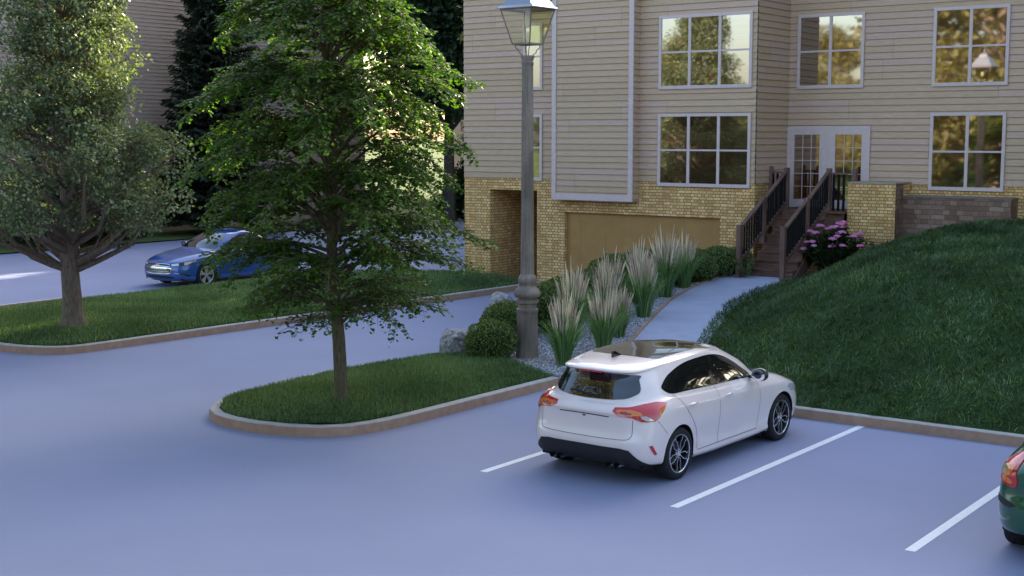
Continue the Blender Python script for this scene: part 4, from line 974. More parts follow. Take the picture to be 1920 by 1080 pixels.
L_=[a0,a1,a2,a3,a4,a5,a6]
for p,q in zip(L_,L_[1:]):
    for i in range(4): j=(i+1)%4; b.face([p[i],p[j],q[j],q[i]])
b.face(a0[::-1]); b.face(a6)
for i in range(4): b.tube([a0[i],(a0[i][0],a0[i][1],a0[i][2]+.09)],[.012,.004],5)
b.lathe([(0,zt_+.5),(.02,zt_+.52),(.035,zt_+.56),(.012,zt_+.60),(0,zt_+.66)],10)
b.build('hood',M['iron_roof'],lan)
gm=NT('lantern_glass'); tr=gm.n('ShaderNodeBsdfTransparent'); tr.inputs[0].default_value=(.90,.90,.70,1); gl=gm.n('ShaderNodeBsdfGlossy'); gl.inputs['Roughness'].default_value=.05; mx=gm.n('ShaderNodeMixShader'); mx.inputs[0].default_value=.12
gm.l(tr.outputs[0],mx.inputs[1]);gm.l(gl.outputs[0],mx.inputs[2]);gm.l(mx.outputs[0],gm.out.inputs['Surface'])
for i in range(4):
    j=(i+1)%4; b=MB(); b.face([(*cb[i],zb_+.014),(*cb[j],zb_+.014),(*ct[j],zt_-.014),(*ct[i],zt_-.014)]); b.build('lantern_pane',gm.m,lan)
b=MB(); b.lathe([(.0,zt_-.32),(.04,zt_-.30),(.055,zt_-.2),(.05,zt_-.08),(.03,zt_),(0,zt_)],14); b.tube([(0,0,zb_),(0,0,zb_+.22)],.025,8); b.build('lamp_bulb',plain('frosted_bulb',(.75,.72,.62),.3),lan,smooth=60)
# ------------------------------------------------------------------ cars
def cr(P,t):
    """Catmull-Rom through rows of P (n,...) at parameters t"""
    n=len(P); i=np.clip(np.floor(t).astype(int),0,n-2); f=(t-i); f=f.reshape(f.shape+(1,)*(P.ndim-1))
    p0=P[np.maximum(i-1,0)];p1=P[i];p2=P[i+1];p3=P[np.minimum(i+2,n-1)]
    return .5*((2*p1)+(-p0+p2)*f+(2*p0-5*p1+4*p2-p3)*f*f+(-p0+3*p1-3*p2+p3)*f**3)
def loft(loops,nu,nv):
    A=np.array(loops,float) # L,K,3
    L,K,_=A.shape
    m=lambda p:p*np.array([-1,1,1])
    ext=np.concatenate([m(A[:,1:2]),A,m(A[:,-2:-1])],1)
    tu=np.linspace(1,K,nu*(K-1)+1)
    U=cr(ext.transpose(1,0,2),tu)            # u,L,3
    tv=np.linspace(0,L-1,nv*(L-1)+1)
    G=cr(U.transpose(1,0,2),tv)              # v,u,3
    G[:,0,0]=0;G[:,-1,0]=0
    return G
class Body:
    def __init__(s,loops,wheels,ra,nu=9,nv=6):
        G=loft(loops,nu,nv); V_,U_=G.shape[:2]
        verts=[];faces=[]
        Gl=G[:,::-1].copy(); Gl[...,0]*=-1
        ring=np.concatenate([G,Gl[:,1:-1]],1); n=ring.shape[1]; V=ring.reshape(-1,3).copy()
        idx=np.arange(V_*n).reshape(V_,n)
        a=idx[:-1,:];b=np.roll(idx,-1,1)[:-1,:];c=np.roll(idx,-1,1)[1:,:];d=idx[1:,:]
        F=np.stack([a,b,c,d],-1).reshape(-1,4)
        s.full=BVHTree.FromPolygons([Vector(v) for v in V],[tuple(f) for f in F])
        inside=np.zeros(len(V),bool)
        for (wy,wz) in wheels:
            r=np.hypot(V[:,1]-wy,V[:,2]-wz); side=np.abs(V[:,0])>.5
            inside|=(r<ra)&side
        keep=~inside[F].all(1)
        used=np.zeros(len(V),bool); used[F[keep].ravel()]=True
        for (wy,wz) in wheels:
            r=np.hypot(V[:,1]-wy,V[:,2]-wz); k=inside&used&(r<ra)&(np.abs(V[:,0])>.5)
            sc=ra/np.maximum(r[k],1e-3); V[k,1]=wy+(V[k,1]-wy)*sc; V[k,2]=wz+(V[k,2]-wz)*sc
        s.V=V;s.F=F[keep]
        # drop degenerate faces at the roof centre line
        P=s.V[s.F]; ar=np.linalg.norm(np.cross(P[:,2]-P[:,0],P[:,3]-P[:,1]),axis=1); s.F=s.F[ar>1e-7]
    def ray(s,o,d):
        h=s.full.ray_cast(Vector(o),Vector(d)); return (h[0],h[1]) if h[0] is not None else (None,None)
def cpoly(P,n=8,closed=True):
    P=np.array(P,float)
    if closed: Q=np.concatenate([P[-1:],P,P[:2]]); t=np.linspace(1,len(P)+1,n*len(P)+1)[:-1]; return [tuple(q) for q in cr(Q,t)]
    t=np.linspace(0,len(P)-1,n*(len(P)-1)+1); return [tuple(q) for q in cr(P,t)]
def lpoly(P,step=.03):
    out=[]
    for a,b in zip(P,P[1:]+P[:1]):
        n=max(1,int(math.dist(a,b)/step)); out+=[(a[0]+(b[0]-a[0])*i/n,a[1]+(b[1]-a[1])*i/n) for i in range(n)]
    return out
PROJ={'right':(Vector((-1,0,0)),Vector((0,1,0)),Vector((0,0,1))),'left':(Vector((1,0,0)),Vector((0,1,0)),Vector((0,0,1))),
      'rear':(Vector((0,1,0)),Vector((1,0,0)),Vector((0,0,1))),'front':(Vector((0,-1,0)),Vector((1,0,0)),Vector((0,0,1))),
      'top':(Vector((0,0,-1)),Vector((1,0,0)),Vector((0,1,0)))}
def diag(al,rear=True,sx=1):
    """looking in from a rear/front corner; in-plane x grows outward"""
    s_,c=math.sin(al),math.cos(al)
    if rear: return (Vector((-s_*sx,c,0)),Vector((c*sx,s_,0)),Vector((0,0,1)))
    return (Vector((-s_*sx,-c,0)),Vector((c*sx,-s_,0)),Vector((0,0,1)))
def patch(body,poly,pr,name,mat,parent,off=.003,step=.05,lip=.004,smooth=True):
    d,e1,e2=PROJ[pr] if isinstance(pr,str) else pr
    n=len(poly); pts=[Vector(p) for p in poly]
    xs=[p[0] for p in poly];ys=[p[1] for p in poly]; x=min(xs)+step/2
    while x<max(xs):
        y=min(ys)+step/2
        while y<max(ys):
            if in_poly(x,y,poly) and min((Vector((x,y))-q).length for q in pts[:n])>step*.35: pts.append(Vector((x,y)))
            y+=step
        x+=step
    r=geometry.delaunay_2d_cdt(pts,[(i,(i+1)%n) for i in range(n)],[list(range(n))],1,1e-6)
    V=[];ok=[];last=None
    for p in r[0]:
        o=e1*p.x+e2*p.y-d*6; h,nn=body.ray(o,d)
        if h is None: ok.append(False); V.append(None)
        else: ok.append(True); V.append((h,nn if nn.dot(d)<0 else -nn))
    m=MB(); 
    VV=[]
    for q in V: VV.append((0,0,0) if q is None else tuple(q[0]+q[1]*off))
    F=[f for f in r[2] if all(ok[i] for i in f)]
    # orient outward
    G=[]
    for f in F:
        a,b,c=[Vector(VV[i]) for i in f[:3]]; nn=(b-a).cross(c-a); G.append(tuple(f) if nn.dot(d)<0 else tuple(f)[::-1])
    m.raw(VV,G)
    # skirt back to the body
    from collections import Counter
    ec=Counter(); 
    for f in G:
        for i in range(len(f)): ec[(f[i],f[(i+1)%len(f)])]+=1
    for (a,b) in list(ec):
        if (b,a) not in ec:
            qa=tuple(V[a][0]-V[a][1]*lip);qb=tuple(V[b][0]-V[b][1]*lip); m.face([VV[b],VV[a],qa,qb])
    o=m.build(name,mat,parent); 
    if smooth: smooth_by_angle(o.data,35)
    return o
def ribbon(body,line,pr,w,name,mat,parent,off=.0015):
    d,e1,e2=PROJ[pr] if isinstance(pr,str) else pr
    P=[]
    for p in line:
        h,nn=body.ray(e1*p[0]+e2*p[1]-d*6,d)
        if h is None: continue
        nn=nn if nn.dot(d)<0 else -nn; P.append((h+nn*off,nn))
    m=MB()
    for i in range(len(P)-1):
        t=(P[i+1][0]-P[i][0]).normalized(); t0=(P[i][0]-P[i-1][0]).normalized() if i else t
        def sd(q,tt): return q[1].cross(tt).normalized()*w/2
        a=sd(P[i],(t+t0)); t2=(P[i+2][0]-P[i+1][0]).normalized() if i+2<len(P) else t; b=sd(P[i+1],(t+t2))
        m.face([P[i][0]-a,P[i][0]+a,P[i+1][0]+b,P[i+1][0]-b])
    return m.build(name,mat,parent)
def at(body,p2,pr):
    d,e1,e2=PROJ[pr] if isinstance(pr,str) else pr
    h,nn=body.ray(e1*p2[0]+e2*p2[1]-d*6,d); return h,(nn if nn.dot(d)<0 else -nn)

def wheel(parent,pos,sx,R0,Wd,rr,spokes,style,mats):
    """wheel empty-free: tyre mesh, rim its sub-part"""
    T=MB(); w=Wd/2
    prof=[(rr-.02,-w*.80),(rr+.0,-w*.95),(rr+.02,-w),(R0-.045,-w*1.02),(R0-.018,-w*.92),(R0-.004,-w*.72),(R0,-w*.4),(R0,-w*.08),(R0-.008,-w*.06),(R0-.008,-w*.03),(R0,-w*.01),(R0,w*.4),(R0-.004,w*.72),(R0-.018,w*.92),(R0-.045,w*1.02),(rr+.02,w),(rr,w*.95),(rr-.02,w*.80)]
    T.lathe(prof,56,axis='x'); to=T.build('wheel',mats['tyre'],parent,smooth=50); to.location=pos
    D=MB(); D.lathe([(rr+.004,w*.93),(rr-.012,w*.95),(rr-.02,w*.80),(rr-.035,w*.2),(rr-.04,-w*.9),(0.0,-w*.85)],48,axis='x'); D.build('wheel_barrel',mats['barrel'],to,smooth=50)
    K=MB(); K.lathe([(.15,.0),(.155,.02),(.155,.03),(.05,.035),(0,.035)],32,axis='x'); K.build('brake_disc',mats['disc'],to,smooth=40)
    S=MB(); xo=w*.93
    def sp(poly,x0,x1):
        Mx=Matrix(((0,0,1,0),(1,0,0,0),(0,1,0,0),(0,0,0,1))); S.prism(poly,x0,x1,Mx)
    def rot(a,pts): c,s=math.cos(a),math.sin(a); return [(x*c-y*s,x*s+y*c) for x,y in pts]
    r=rr-.012
    if style=='y':
        for k in range(spokes):
            a=2*PI*k/spokes+PI/2
            S.cur=1
            for g in (-1,1):
                q=[(.045,g*.004),(.045,g*.024),(r*.62,g*(.050)),(r*.72,g*.085),(r,g*.105),(r,g*.088),(r*.76,g*.062),(r*.66,g*.034)]
                if g<0: q=q[::-1]
                # polygon split into convex quads
                A=[(.045,.008),(.045,.017),(r*.60,.047),(r*.61,.038)];B=[(r*.61,.038),(r*.60,.047),(r*.755,.088),(r*.775,.078)];C_=[(r*.775,.078),(r*.755,.088),(r+.004,.090),(r+.004,.072)]
                for Q in (A,B,C_):
                    Q=[(x,y*g) for x,y in Q]; Q=Q if g>0 else Q[::-1]
                    S.cur=0; sp(rot(a,Q),xo-.03,xo-.006)
                S.cur=1; Q=[(r*.60,.046),(r*.70,.105),(r*.74,.105),(r*.66,.046)]; Q=[(x,y*g) for x,y in Q]; Q=Q if g>0 else Q[::-1]
            S.cur=1; sp(rot(a,[(.04,-.010),(r*.8,-.012),(r*.8,.012),(.04,.010)]),xo-.034,xo-.012) if False else None
    else:
        for k in range(spokes):
            for g in (-1,1):
                a=2*PI*k/spokes+g*.16+PI/2
                S.cur=0; sp(rot(a,[(.035,-.012),(r+.004,-.022-.006),(r+.004,.022+.006),(.035,.012)]),xo-.032,xo-.005)
    S.cur=0
    S.lathe([(.0,xo-.004),(.03,xo-.004),(.034,xo-.008),(.055,xo-.012),(.06,xo-.03),(.0,xo-.035)],24,axis='x')
    S.lathe([(rr+.004,w*.93),(rr+.002,w*.97),(rr-.009,w*.985),(rr-.014,w*.93)],56,axis='x')
    S.cur=1
    for k in range(5):
        a=2*PI*k/5; cy,cz=.042*math.cos(a),.042*math.sin(a); S.lathe([(0,xo+.001),(.006,xo+.001),(.006,xo-.012)],6,axis='x',M=Matrix.Translation((0,cy,cz)))
    so_=S.build('rim',[mats['rim'],mats['barrel']],to,smooth=30)
    if sx<0: to.rotation_euler=(0,0,PI)
    return to

def hatch_loops(fo=3.58,ro=-.80,hw=.912,H=1.0):
    k=hw/.912
    L=[]
    def row(*p): L.append([(x*k,y,z) for x,y,z in p])
    # 16 stations, rear centre to front centre
    row((0,-.62,.27),(.38,-.62,.27),(.62,-.58,.26),(.76,-.42,.25),(.82,-.25,.23),(.83,0,.21),(.83,.45,.19),(.835,.95,.18),(.835,1.45,.18),(.835,1.95,.18),(.83,2.4,.19),(.82,2.75,.20),(.78,3.10,.20),(.62,3.32,.20),(.34,3.45,.19),(0,3.48,.19))
    row((0,-.74,.30),(.40,-.735,.30),(.67,-.68,.29),(.83,-.50,.28),(.885,-.25,.27),(.885,0,.26),(.87,.45,.235),(.875,.95,.225),(.875,1.45,.225),(.875,1.95,.225),(.875,2.4,.235),(.88,2.75,.25),(.84,3.16,.26),(.69,3.41,.26),(.37,3.52,.25),(0,3.555,.25))
    row((0,-.785,.40),(.40,-.78,.40),(.70,-.715,.40),(.865,-.52,.39),(.905,-.25,.375),(.90,0,.36),(.872,.45,.31),(.870,.95,.30),(.870,1.45,.30),(.870,1.95,.30),(.878,2.4,.33),(.898,2.75,.36),(.862,3.18,.37),(.71,3.44,.36),(.38,3.55,.35),(0,3.58,.35))
    row((0,-.80,.55),(.40,-.795,.55),(.705,-.725,.55),(.872,-.53,.55),(.912,-.25,.55),(.912,0,.54),(.886,.45,.49),(.880,.95,.47),(.880,1.45,.47),(.882,1.95,.47),(.895,2.4,.50),(.912,2.75,.53),(.87,3.18,.50),(.72,3.44,.48),(.38,3.55,.46),(0,3.58,.46))
    row((0,-.735,.66),(.38,-.735,.66),(.67,-.70,.665),(.862,-.53,.69),(.912,-.25,.70),(.915,0,.70),(.905,.45,.68),(.900,.95,.665),(.900,1.45,.66),(.900,1.95,.655),(.905,2.4,.66),(.912,2.75,.66),(.862,3.17,.62),(.71,3.42,.58),(.38,3.54,.565),(0,3.57,.56))
    row((0,-.755,.83),(.38,-.75,.83),(.66,-.695,.84),(.842,-.51,.855),(.895,-.25,.865),(.905,0,.865),(.896,.45,.845),(.893,.95,.83),(.893,1.45,.82),(.893,1.95,.812),(.897,2.4,.80),(.895,2.75,.785),(.845,3.14,.74),(.69,3.37,.69),(.37,3.50,.67),(0,3.53,.665))
    row((0,-.775,.885),(.36,-.765,.888),(.64,-.69,.90),(.81,-.49,.925),(.872,-.25,.935),(.885,0,.93),(.878,.45,.905),(.876,.95,.885),(.876,1.45,.872),(.876,1.95,.862),(.873,2.4,.85),(.862,2.75,.838),(.80,3.08,.795),(.64,3.29,.755),(.35,3.41,.74),(0,3.44,.735))
    row((0,-.715,.955),(.35,-.705,.957),(.60,-.62,.965),(.755,-.43,.985),(.82,-.22,1.0),(.838,0,.995),(.840,.45,.972),(.842,.95,.95),(.842,1.45,.935),(.840,1.93,.925),(.81,2.33,.925),(.765,2.62,.918),(.69,2.86,.895),(.53,3.02,.875),(.28,3.09,.870),(0,3.11,.868))
    row((0,-.645,1.005),(.33,-.635,1.008),(.56,-.55,1.02),(.695,-.37,1.045),(.765,-.17,1.06),(.79,.05,1.05),(.797,.45,1.022),(.80,.95,.998),(.80,1.45,.982),(.79,1.87,.975),(.745,2.13,.978),(.685,2.28,.985),(.55,2.40,.998),(.38,2.46,1.008),(.19,2.49,1.013),(0,2.50,1.015))
    row((0,-.56,1.16),(.31,-.545,1.16),(.53,-.46,1.17),(.645,-.28,1.19),(.70,-.05,1.21),(.722,.16,1.215),(.728,.5,1.21),(.73,.92,1.205),(.728,1.3,1.198),(.715,1.64,1.185),(.67,1.86,1.185),(.605,1.99,1.192),(.48,2.09,1.205),(.33,2.14,1.212),(.165,2.165,1.217),(0,2.17,1.219))
    row((0,-.475,1.305),(.29,-.465,1.305),(.49,-.39,1.31),(.58,-.18,1.33),(.622,.06,1.36),(.637,.26,1.378),(.643,.52,1.392),(.643,.87,1.40),(.636,1.15,1.392),(.620,1.40,1.370),(.585,1.56,1.352),(.52,1.66,1.358),(.41,1.73,1.374),(.275,1.765,1.384),(.14,1.78,1.389),(0,1.785,1.391))
    row((0,-.61,1.345),(.29,-.595,1.345),(.485,-.48,1.345),(.565,-.25,1.363),(.592,.02,1.393),(.602,.24,1.410),(.606,.52,1.423),(.606,.86,1.430),(.600,1.12,1.422),(.583,1.34,1.402),(.548,1.49,1.388),(.49,1.58,1.392),(.38,1.64,1.405),(.255,1.67,1.413),(.13,1.685,1.417),(0,1.69,1.419))
    row((0,-.56,1.385),(.27,-.545,1.385),(.42,-.43,1.387),(.49,-.22,1.400),(.51,.03,1.424),(.515,.24,1.440),(.515,.52,1.452),(.512,.85,1.458),(.505,1.08,1.450),(.485,1.26,1.434),(.45,1.39,1.424),(.39,1.46,1.426),(.30,1.50,1.434),(.20,1.52,1.438),(.10,1.53,1.441),(0,1.535,1.442))
    row((0,-.30,1.425),(.20,-.28,1.425),(.28,-.20,1.428),(.30,-.05,1.437),(.305,.12,1.449),(.305,.28,1.458),(.305,.5,1.468),(.305,.75,1.472),(.30,.92,1.470),(.28,1.05,1.464),(.25,1.14,1.459),(.21,1.19,1.459),(.16,1.22,1.461),(.11,1.235,1.462),(.05,1.24,1.463),(0,1.245,1.463))
    row(*[(0,y,z) for y,z in ((.0,1.448),(.0,1.448),(.02,1.449),(.08,1.453),(.18,1.459),(.3,1.466),(.5,1.474),(.7,1.477),(.82,1.476),(.9,1.473),(.93,1.472),(.95,1.471),(.97,1.470),(.98,1.470),(.98,1.470),(.98,1.470))])
    A=np.array(L); y=A[...,1]
    y=np.where(y>2.7,2.7+(y-2.7)*(fo-2.7)/.88,y); y=np.where(y<0,y*(ro/-.80),y); A[...,1]=y; A[...,2]*=H
    return A
def sedan_loops():
    A=hatch_loops(fo=3.58,ro=-.8,hw=.928)
    # lengthen, then pull a boot out of the rear
    y=A[...,1]; A[...,1]=np.where(y>2.7,2.83+(y-2.7)*1.12,np.where(y>0,y*2.83/2.7,y*1.38))
    g=slice(8,15)
    rear=[(0,.02,1.055),(.33,.03,1.055),(.56,.09,1.06),(.70,.22,1.06),(.765,.33,1.055),(.795,.45,1.045)]
    A[7,:6]=np.array([(0,-.90,1.03),(.36,-.88,1.03),(.62,-.75,1.025),(.77,-.5,1.02),(.83,-.25,1.01),(.85,0,1.0)])
    A[8,:6]=np.array(rear)
    A[9,:6]=np.array([(0,.27,1.19),(.31,.28,1.19),(.53,.34,1.195),(.645,.45,1.20),(.70,.55,1.205),(.725,.66,1.208)])
    A[10,:6]=np.array([(0,.52,1.325),(.29,.53,1.325),(.48,.58,1.33),(.575,.67,1.34),(.62,.76,1.352),(.637,.86,1.362)])
    A[11,:6]=np.array([(0,.60,1.36),(.28,.61,1.36),(.45,.66,1.363),(.535,.75,1.372),(.58,.83,1.382),(.60,.92,1.392)])
    A[12,:6]=np.array([(0,.72,1.39),(.25,.73,1.39),(.39,.77,1.393),(.455,.84,1.40),(.49,.92,1.41),(.51,1.0,1.418)])
    A[13,:6]=np.array([(0,.88,1.42),(.18,.89,1.42),(.25,.91,1.423),(.29,.95,1.43),(.30,1.0,1.436),(.305,1.08,1.441)])
    A[14,:6]=np.array([(0,1.1,1.44)]*6)
    for l in range(9,15):
        a=A[l]; 
        # side stations shift forward so they stay ordered
        for s_ in range(6,10):
            f=(s_-5)/5; a[s_,1]=a[5,1]*(1-f)+a[10,1]*f
    A[13,:,2]*=.995;
    return A
def paint(name,c,rough=.22):
    t=NT(name); t.set(Base_Color=col(c),Roughness=rough); t.b.inputs['Coat Weight'].default_value=1; t.b.inputs['Coat Roughness'].default_value=.04; t.b.inputs['Specular IOR Level'].default_value=.5
    tc=t.n('ShaderNodeTexCoord'); nz=t.n('ShaderNodeTexNoise',i_Scale=900,i_Detail=1); t.l(tc.outputs['Object'],nz.inputs[0]); bp=t.n('ShaderNodeBump',i_Strength=.02,i_Distance=.001); t.l(nz.outputs['Fac'],bp.inputs['Height']); t.l(bp.outputs[0],t.b.inputs['Normal'])
    return t.m
CM=dict(tyre=noisy('tyre_rubber',(.012,.012,.013),(.02,.02,.021),30,rough=.8),barrel=plain('wheel_black',(.012,.012,.013),.35,.2),disc=plain('brake_steel',(.05,.05,.05),.5,.7),
        rim=plain('machined_alloy',(.72,.72,.73),.22,.95),chrome=plain('chrome',(.8,.8,.8),.08,1),glass=plain('car_glass',(.008,.009,.01),.03,0,1.0,1),
        black=plain('gloss_black',(.008,.008,.009),.12,0,.5,.5),matt=plain('matt_black_plastic',(.012,.012,.013),.6),liner=plain('arch_liner',(.006,.006,.006),.95),
        red=None,amber=plain('amber_lens',(.75,.20,.03),.12,0,.6,.6),clear=plain('clear_lens',(.62,.64,.68),.1,.3,.6,.6),seam=plain('panel_gap',(.03,.028,.028),.7))
CM['red']=plain('red_lens',(.52,.025,.03),.1,0,.6,.8); CM['redd']=plain('dark_red_lens',(.22,.01,.012),.15,0,.6,.8)
def mir(poly): return [(-x,z) for x,z in poly][::-1]
def under(root,y0,y1,hw,wheels,ra,mat,z=.21):
    m=MB(); m.box(-hw+.16,hw-.16,y0+.12,y1-.12,z,.55); m.build('underbody',mat,root)
    for (wy,wz) in wheels:
        for sx in (-1,1):
            m=MB(); n=26
            for k in range(n):
                a0=-.25+ (PI+.5)*k/n; a1=-.25+(PI+.5)*(k+1)/n
                P=lambda a,x:(x*sx,wy+math.cos(a)*(ra+.004),wz+math.sin(a)*(ra+.004))
                m.face([P(a0,.50),P(a0,hw-.035),P(a1,hw-.035),P(a1,.50)])
            pts=[(.50*sx,wy+math.cos(-.25+(PI+.5)*k/n)*(ra+.004),wz+math.sin(-.25+(PI+.5)*k/n)*(ra+.004)) for k in range(n+1)]
            m.face(pts); m.build('wheel_arch_liner',mat,root)
def side_glazing(B,root,dlo,bp,g,fr=.022,qp=None):
    """dlo polygon in (y,z); black surround, then the panes either side of the pillar"""
    for sd in ('right','left'):
        fo_=patch(B,cpoly(dlo,6),sd,'window_surround',CM['black'],root,off=.0035,step=.06)
        c=np.mean(np.array(dlo),0)
        D=cpoly(dlo,6)
        inner=offset_in(D,fr)
        fr_=[p for p in clip(inner,0,bp[1],1)]; re=[p for p in clip(inner,0,bp[0],-1)]
        for q in (fr_,re):
            if len(q)>3: patch(B,lpoly(q,.08),sd,'side_window',g,root,off=.0065,step=.06,lip=.0)
def offset_in(P,d):
    n=len(P); A=sum(P[i][0]*P[(i+1)%n][1]-P[(i+1)%n][0]*P[i][1] for i in range(n)); sg=1 if A>0 else -1; out=[]
    for i in range(n):
        a=Vector(P[i-1]);b=Vector(P[(i+1)%n]); t=(b-a).normalized(); out.append((P[i][0]-t.y*d*sg,P[i][1]+t.x*d*sg))
    return out
def clip(P,ax,v,s):
    out=[]; n=len(P)
    for i in range(n):
        a=P[i];b=P[(i+1)%n]; ia=(a[ax]-v)*s>=0; ib=(b[ax]-v)*s>=0
        if ia: out.append(a)
        if ia!=ib:
            t=(v-a[ax])/(b[ax]-a[ax]); out.append((a[0]+(b[0]-a[0])*t,a[1]+(b[1]-a[1])*t))
    return out
def blob(m,c,r,n=14,M2=None):
    pr=[(math.sin(PI*k/n),-math.cos(PI*k/n)) for k in range(n+1)]
    Mx=Matrix.Translation(c)@(M2 or Matrix())@Matrix.Diagonal((r[0],r[1],r[2],1)); m.lathe([(max(a,1e-4),b) for a,b in pr],20,M=Mx)
def mirror_part(root,x,y,z,pm,sx):
    m=MB()
    Mx=Matrix.Rotation(sx*R(-12),4,'Z')
    blob(m,(x*sx,y,z),(.125,.075,.088),12,Mx); m.beam((sx*(x-.18),y+.03,z-.05),(sx*(x-.06),y+.01,z-.03),.05,.04)
    o=m.build('door_mirror',CM['black'],root,smooth=60)
    m=MB(); 
    pr=[(0,0),(.95,0),(1,.03)]
    m.lathe([(0.001,-.0),(.108,-.0),(.112,.006)],24,M=Matrix.Translation((x*sx,y-.062,z))@Mx@Matrix.Diagonal((1,1,.70,1))@Matrix.Rotation(R(90),4,'X'))
    m.build('mirror_glass',CM['chrome'],o,smooth=30)
def handle(B,root,y,z,sd,mat,pm):
    h,n=at(B,(y,z),sd); m=MB()
    m.tube([h+Vector((0,-.09,0))-n*.006,h+Vector((0,-.075,.002))+n*.022,h+Vector((0,0,.004))+n*.03,h+Vector((0,.075,.004))+n*.022,h+Vector((0,.09,.002))-n*.006],[.010,.014,.015,.014,.010],8)
    m.build('door_handle',pm,root,smooth=60)
    patch(B,cpoly([(y-.055,z-.022),(y+.055,z-.022),(y+.06,z+.012),(y,z+.03),(y-.06,z+.012)],4),sd,'handle_recess',mat,root,off=.0018,step=.05,lip=0)

# ---------------------------------------------- the white hatchback
def white_hatch():
    root=empty('parked_car',(-8.80,14.2,0),R(-1.5)); tag(root,'white hatchback with black rimmed wheels parked in the middle bay, seen from behind','car','cars on the site')
    W=[(0,.325),(2.70,.325)]; ra=.362
    B=Body(hatch_loops(),W,ra,10,6)
    PM=paint('white_paint',(.86,.745,.70),.25)
    np_mesh('body',B.V,B.F,PM,root,smooth=True)
    under(root,-.7,3.5,.912,W,ra,CM['liner'])
    for (wy,wz) in W:
        for sx in (-1,1):
            wheel(root,(sx*.795,wy,wz),sx,.325,.215,.238,5,'y',CM)
    dlo=[(2.02,.995),(1.78,1.155),(1.50,1.30),(1.18,1.372),(.80,1.380),(.40,1.352),(.06,1.270),(-.12,1.175),(-.15,1.12),(-.03,1.055),(.30,1.042),(.9,1.018),(1.5,1.002)]
    side_glazing(B,root,dlo,(.93,1.03),CM['glass'])
    g=[(-.49,1.302),(0,1.308),(.49,1.302),(.545,1.24),(.595,1.13),(.565,1.075),(.42,1.028),(0,1.008),(-.42,1.028),(-.565,1.075),(-.595,1.13),(-.545,1.24)]
    patch(B,cpoly(g,5),'rear','rear_window',CM['glass'],root,off=.009,step=.045)
    wg=[(-.50,1.70),(0,1.79),(.50,1.70),(.62,1.98),(.68,2.24),(.40,2.40),(0,2.46),(-.40,2.40),(-.68,2.24),(-.62,1.98)]
    patch(B,cpoly(wg,5),'top','windscreen',CM['glass'],root,off=.004,step=.08)
    rg=[(-.44,.09),(0,.03),(.44,.09),(.50,.32),(.51,1.1),(.45,1.46),(0,1.53),(-.45,1.46),(-.51,1.1),(-.50,.32)]
    patch(B,cpoly(rg,5),'top','roof_glass',CM['glass'],root,off=.004,step=.08)
    # tail lamps wrap the corners
    for sx in (1,-1):
        pr=diag(R(37),True,sx)
        t=[(-.125,.905),(-.09,.945),(.08,.955),(.25,.985),(.40,1.0),(.535,.985),(.50,.925),(.43,.835),(.37,.80),(.22,.800),(.10,.845),(-.06,.862)]
        tl=patch(B,lpoly(t,.025),pr,'tail_light',CM['red'],root,off=.012,step=.04,lip=.01)
        a=[(-.085,.905),(-.06,.925),(.10,.928),(.20,.905),(.23,.875),(.12,.872),(-.03,.883)]
        patch(B,lpoly(a,.02),pr,'indicator_lens',CM['amber'],tl,off=.015,step=.04,lip=.004)
        c=[(.20,.868),(.27,.866),(.36,.812),(.27,.812),(.21,.840)]
        patch(B,lpoly(c,.02),pr,'reversing_lens',CM['clear'],tl,off=.016,step=.03,lip=.004)
        a=[(.42,.90),(.49,.95),(.515,.955),(.47,.89),(.43,.862)]
        patch(B,lpoly(a,.02),pr,'indicator_lens',CM['amber'],tl,off=.0155,step=.03,lip=.004)
        a=[(-.04,.889),(.08,.882),(.10,.892),(-.02,.905)]
        patch(B,lpoly(a,.02),pr,'lamp_bar',CM['redd'],tl,off=.017,step=.03,lip=.003)
        rf_=[(.30,.515),(.345,.52),(.405,.405),(.37,.398)]
        patch(B,lpoly(rf_,.02),pr,'rear_reflector',CM['red'],root,off=.006,step=.03)
        # headlamp (front corner)
        pf=diag(R(40),False,sx)
        # door handles + seams
        sd='right' if sx>0 else 'left'
        handle(B,root,.30,.885,sd,PM,PM); handle(B,root,1.22,.862,sd,PM,PM)
        ribbon(B,cpoly([(-.02,1.04),(.06,.98),(.15,.86),(.27,.72),(.40,.55),(.44,.40),(.445,.30)],6,False),sd,.007,'door_gap',CM['seam'],root)
        ribbon(B,[(1.00,1.0-.01*i/1-.0) if False else (1.0-.03*i/12,1.0-.72*i/12) for i in range(13)],sd,.006,'door_gap',CM['seam'],root)
        ribbon(B,cpoly([(2.02,.985),(2.06,.85),(2.06,.55),(2.03,.38),(2.02,.29)],6,False),sd,.006,'door_gap',CM['seam'],root)
        ribbon(B,[(.46+1.56*i/20,.285) for i in range(21)],sd,.007,'sill_gap',CM['seam'],root)
        ribbon(B,cpoly([(-.47,.80),(-.38,.70),(-.30,.62)],6,False),sd,.005,'bumper_gap',CM['seam'],root)
        mirror_part(root,.965,1.93,1.035,PM if sx>0 else PM,sx)
    ribbon(B,[(-.66+.0*i,.82-.012*i) for i in range(16)]+cpoly([(-.655,.63),(-.60,.585),(-.3,.575),(0,.572),(.3,.575),(.60,.585),(.655,.63)],6,False)+[(.66,.64+.012*i) for i in range(16)],'rear',.007,'tailgate_gap',CM['seam'],root)
    ribbon(B,cpoly([(-.36,.835),(0,.840),(.36,.835)],8,False),'rear',.014,'plate_recess_edge',CM['seam'],root)
    patch(B,lpoly([(-.022,.808),(.022,.808),(.022,.824),(-.022,.824)]),'rear','release_button',CM['matt'],root,off=.006)
    df=[(-.81,.275),(-.73,.36),(-.64,.46),(-.52,.478),(0,.48),(.52,.478),(.64,.46),(.73,.36),(.81,.275),(.60,.268),(0,.268),(-.60,.268)]
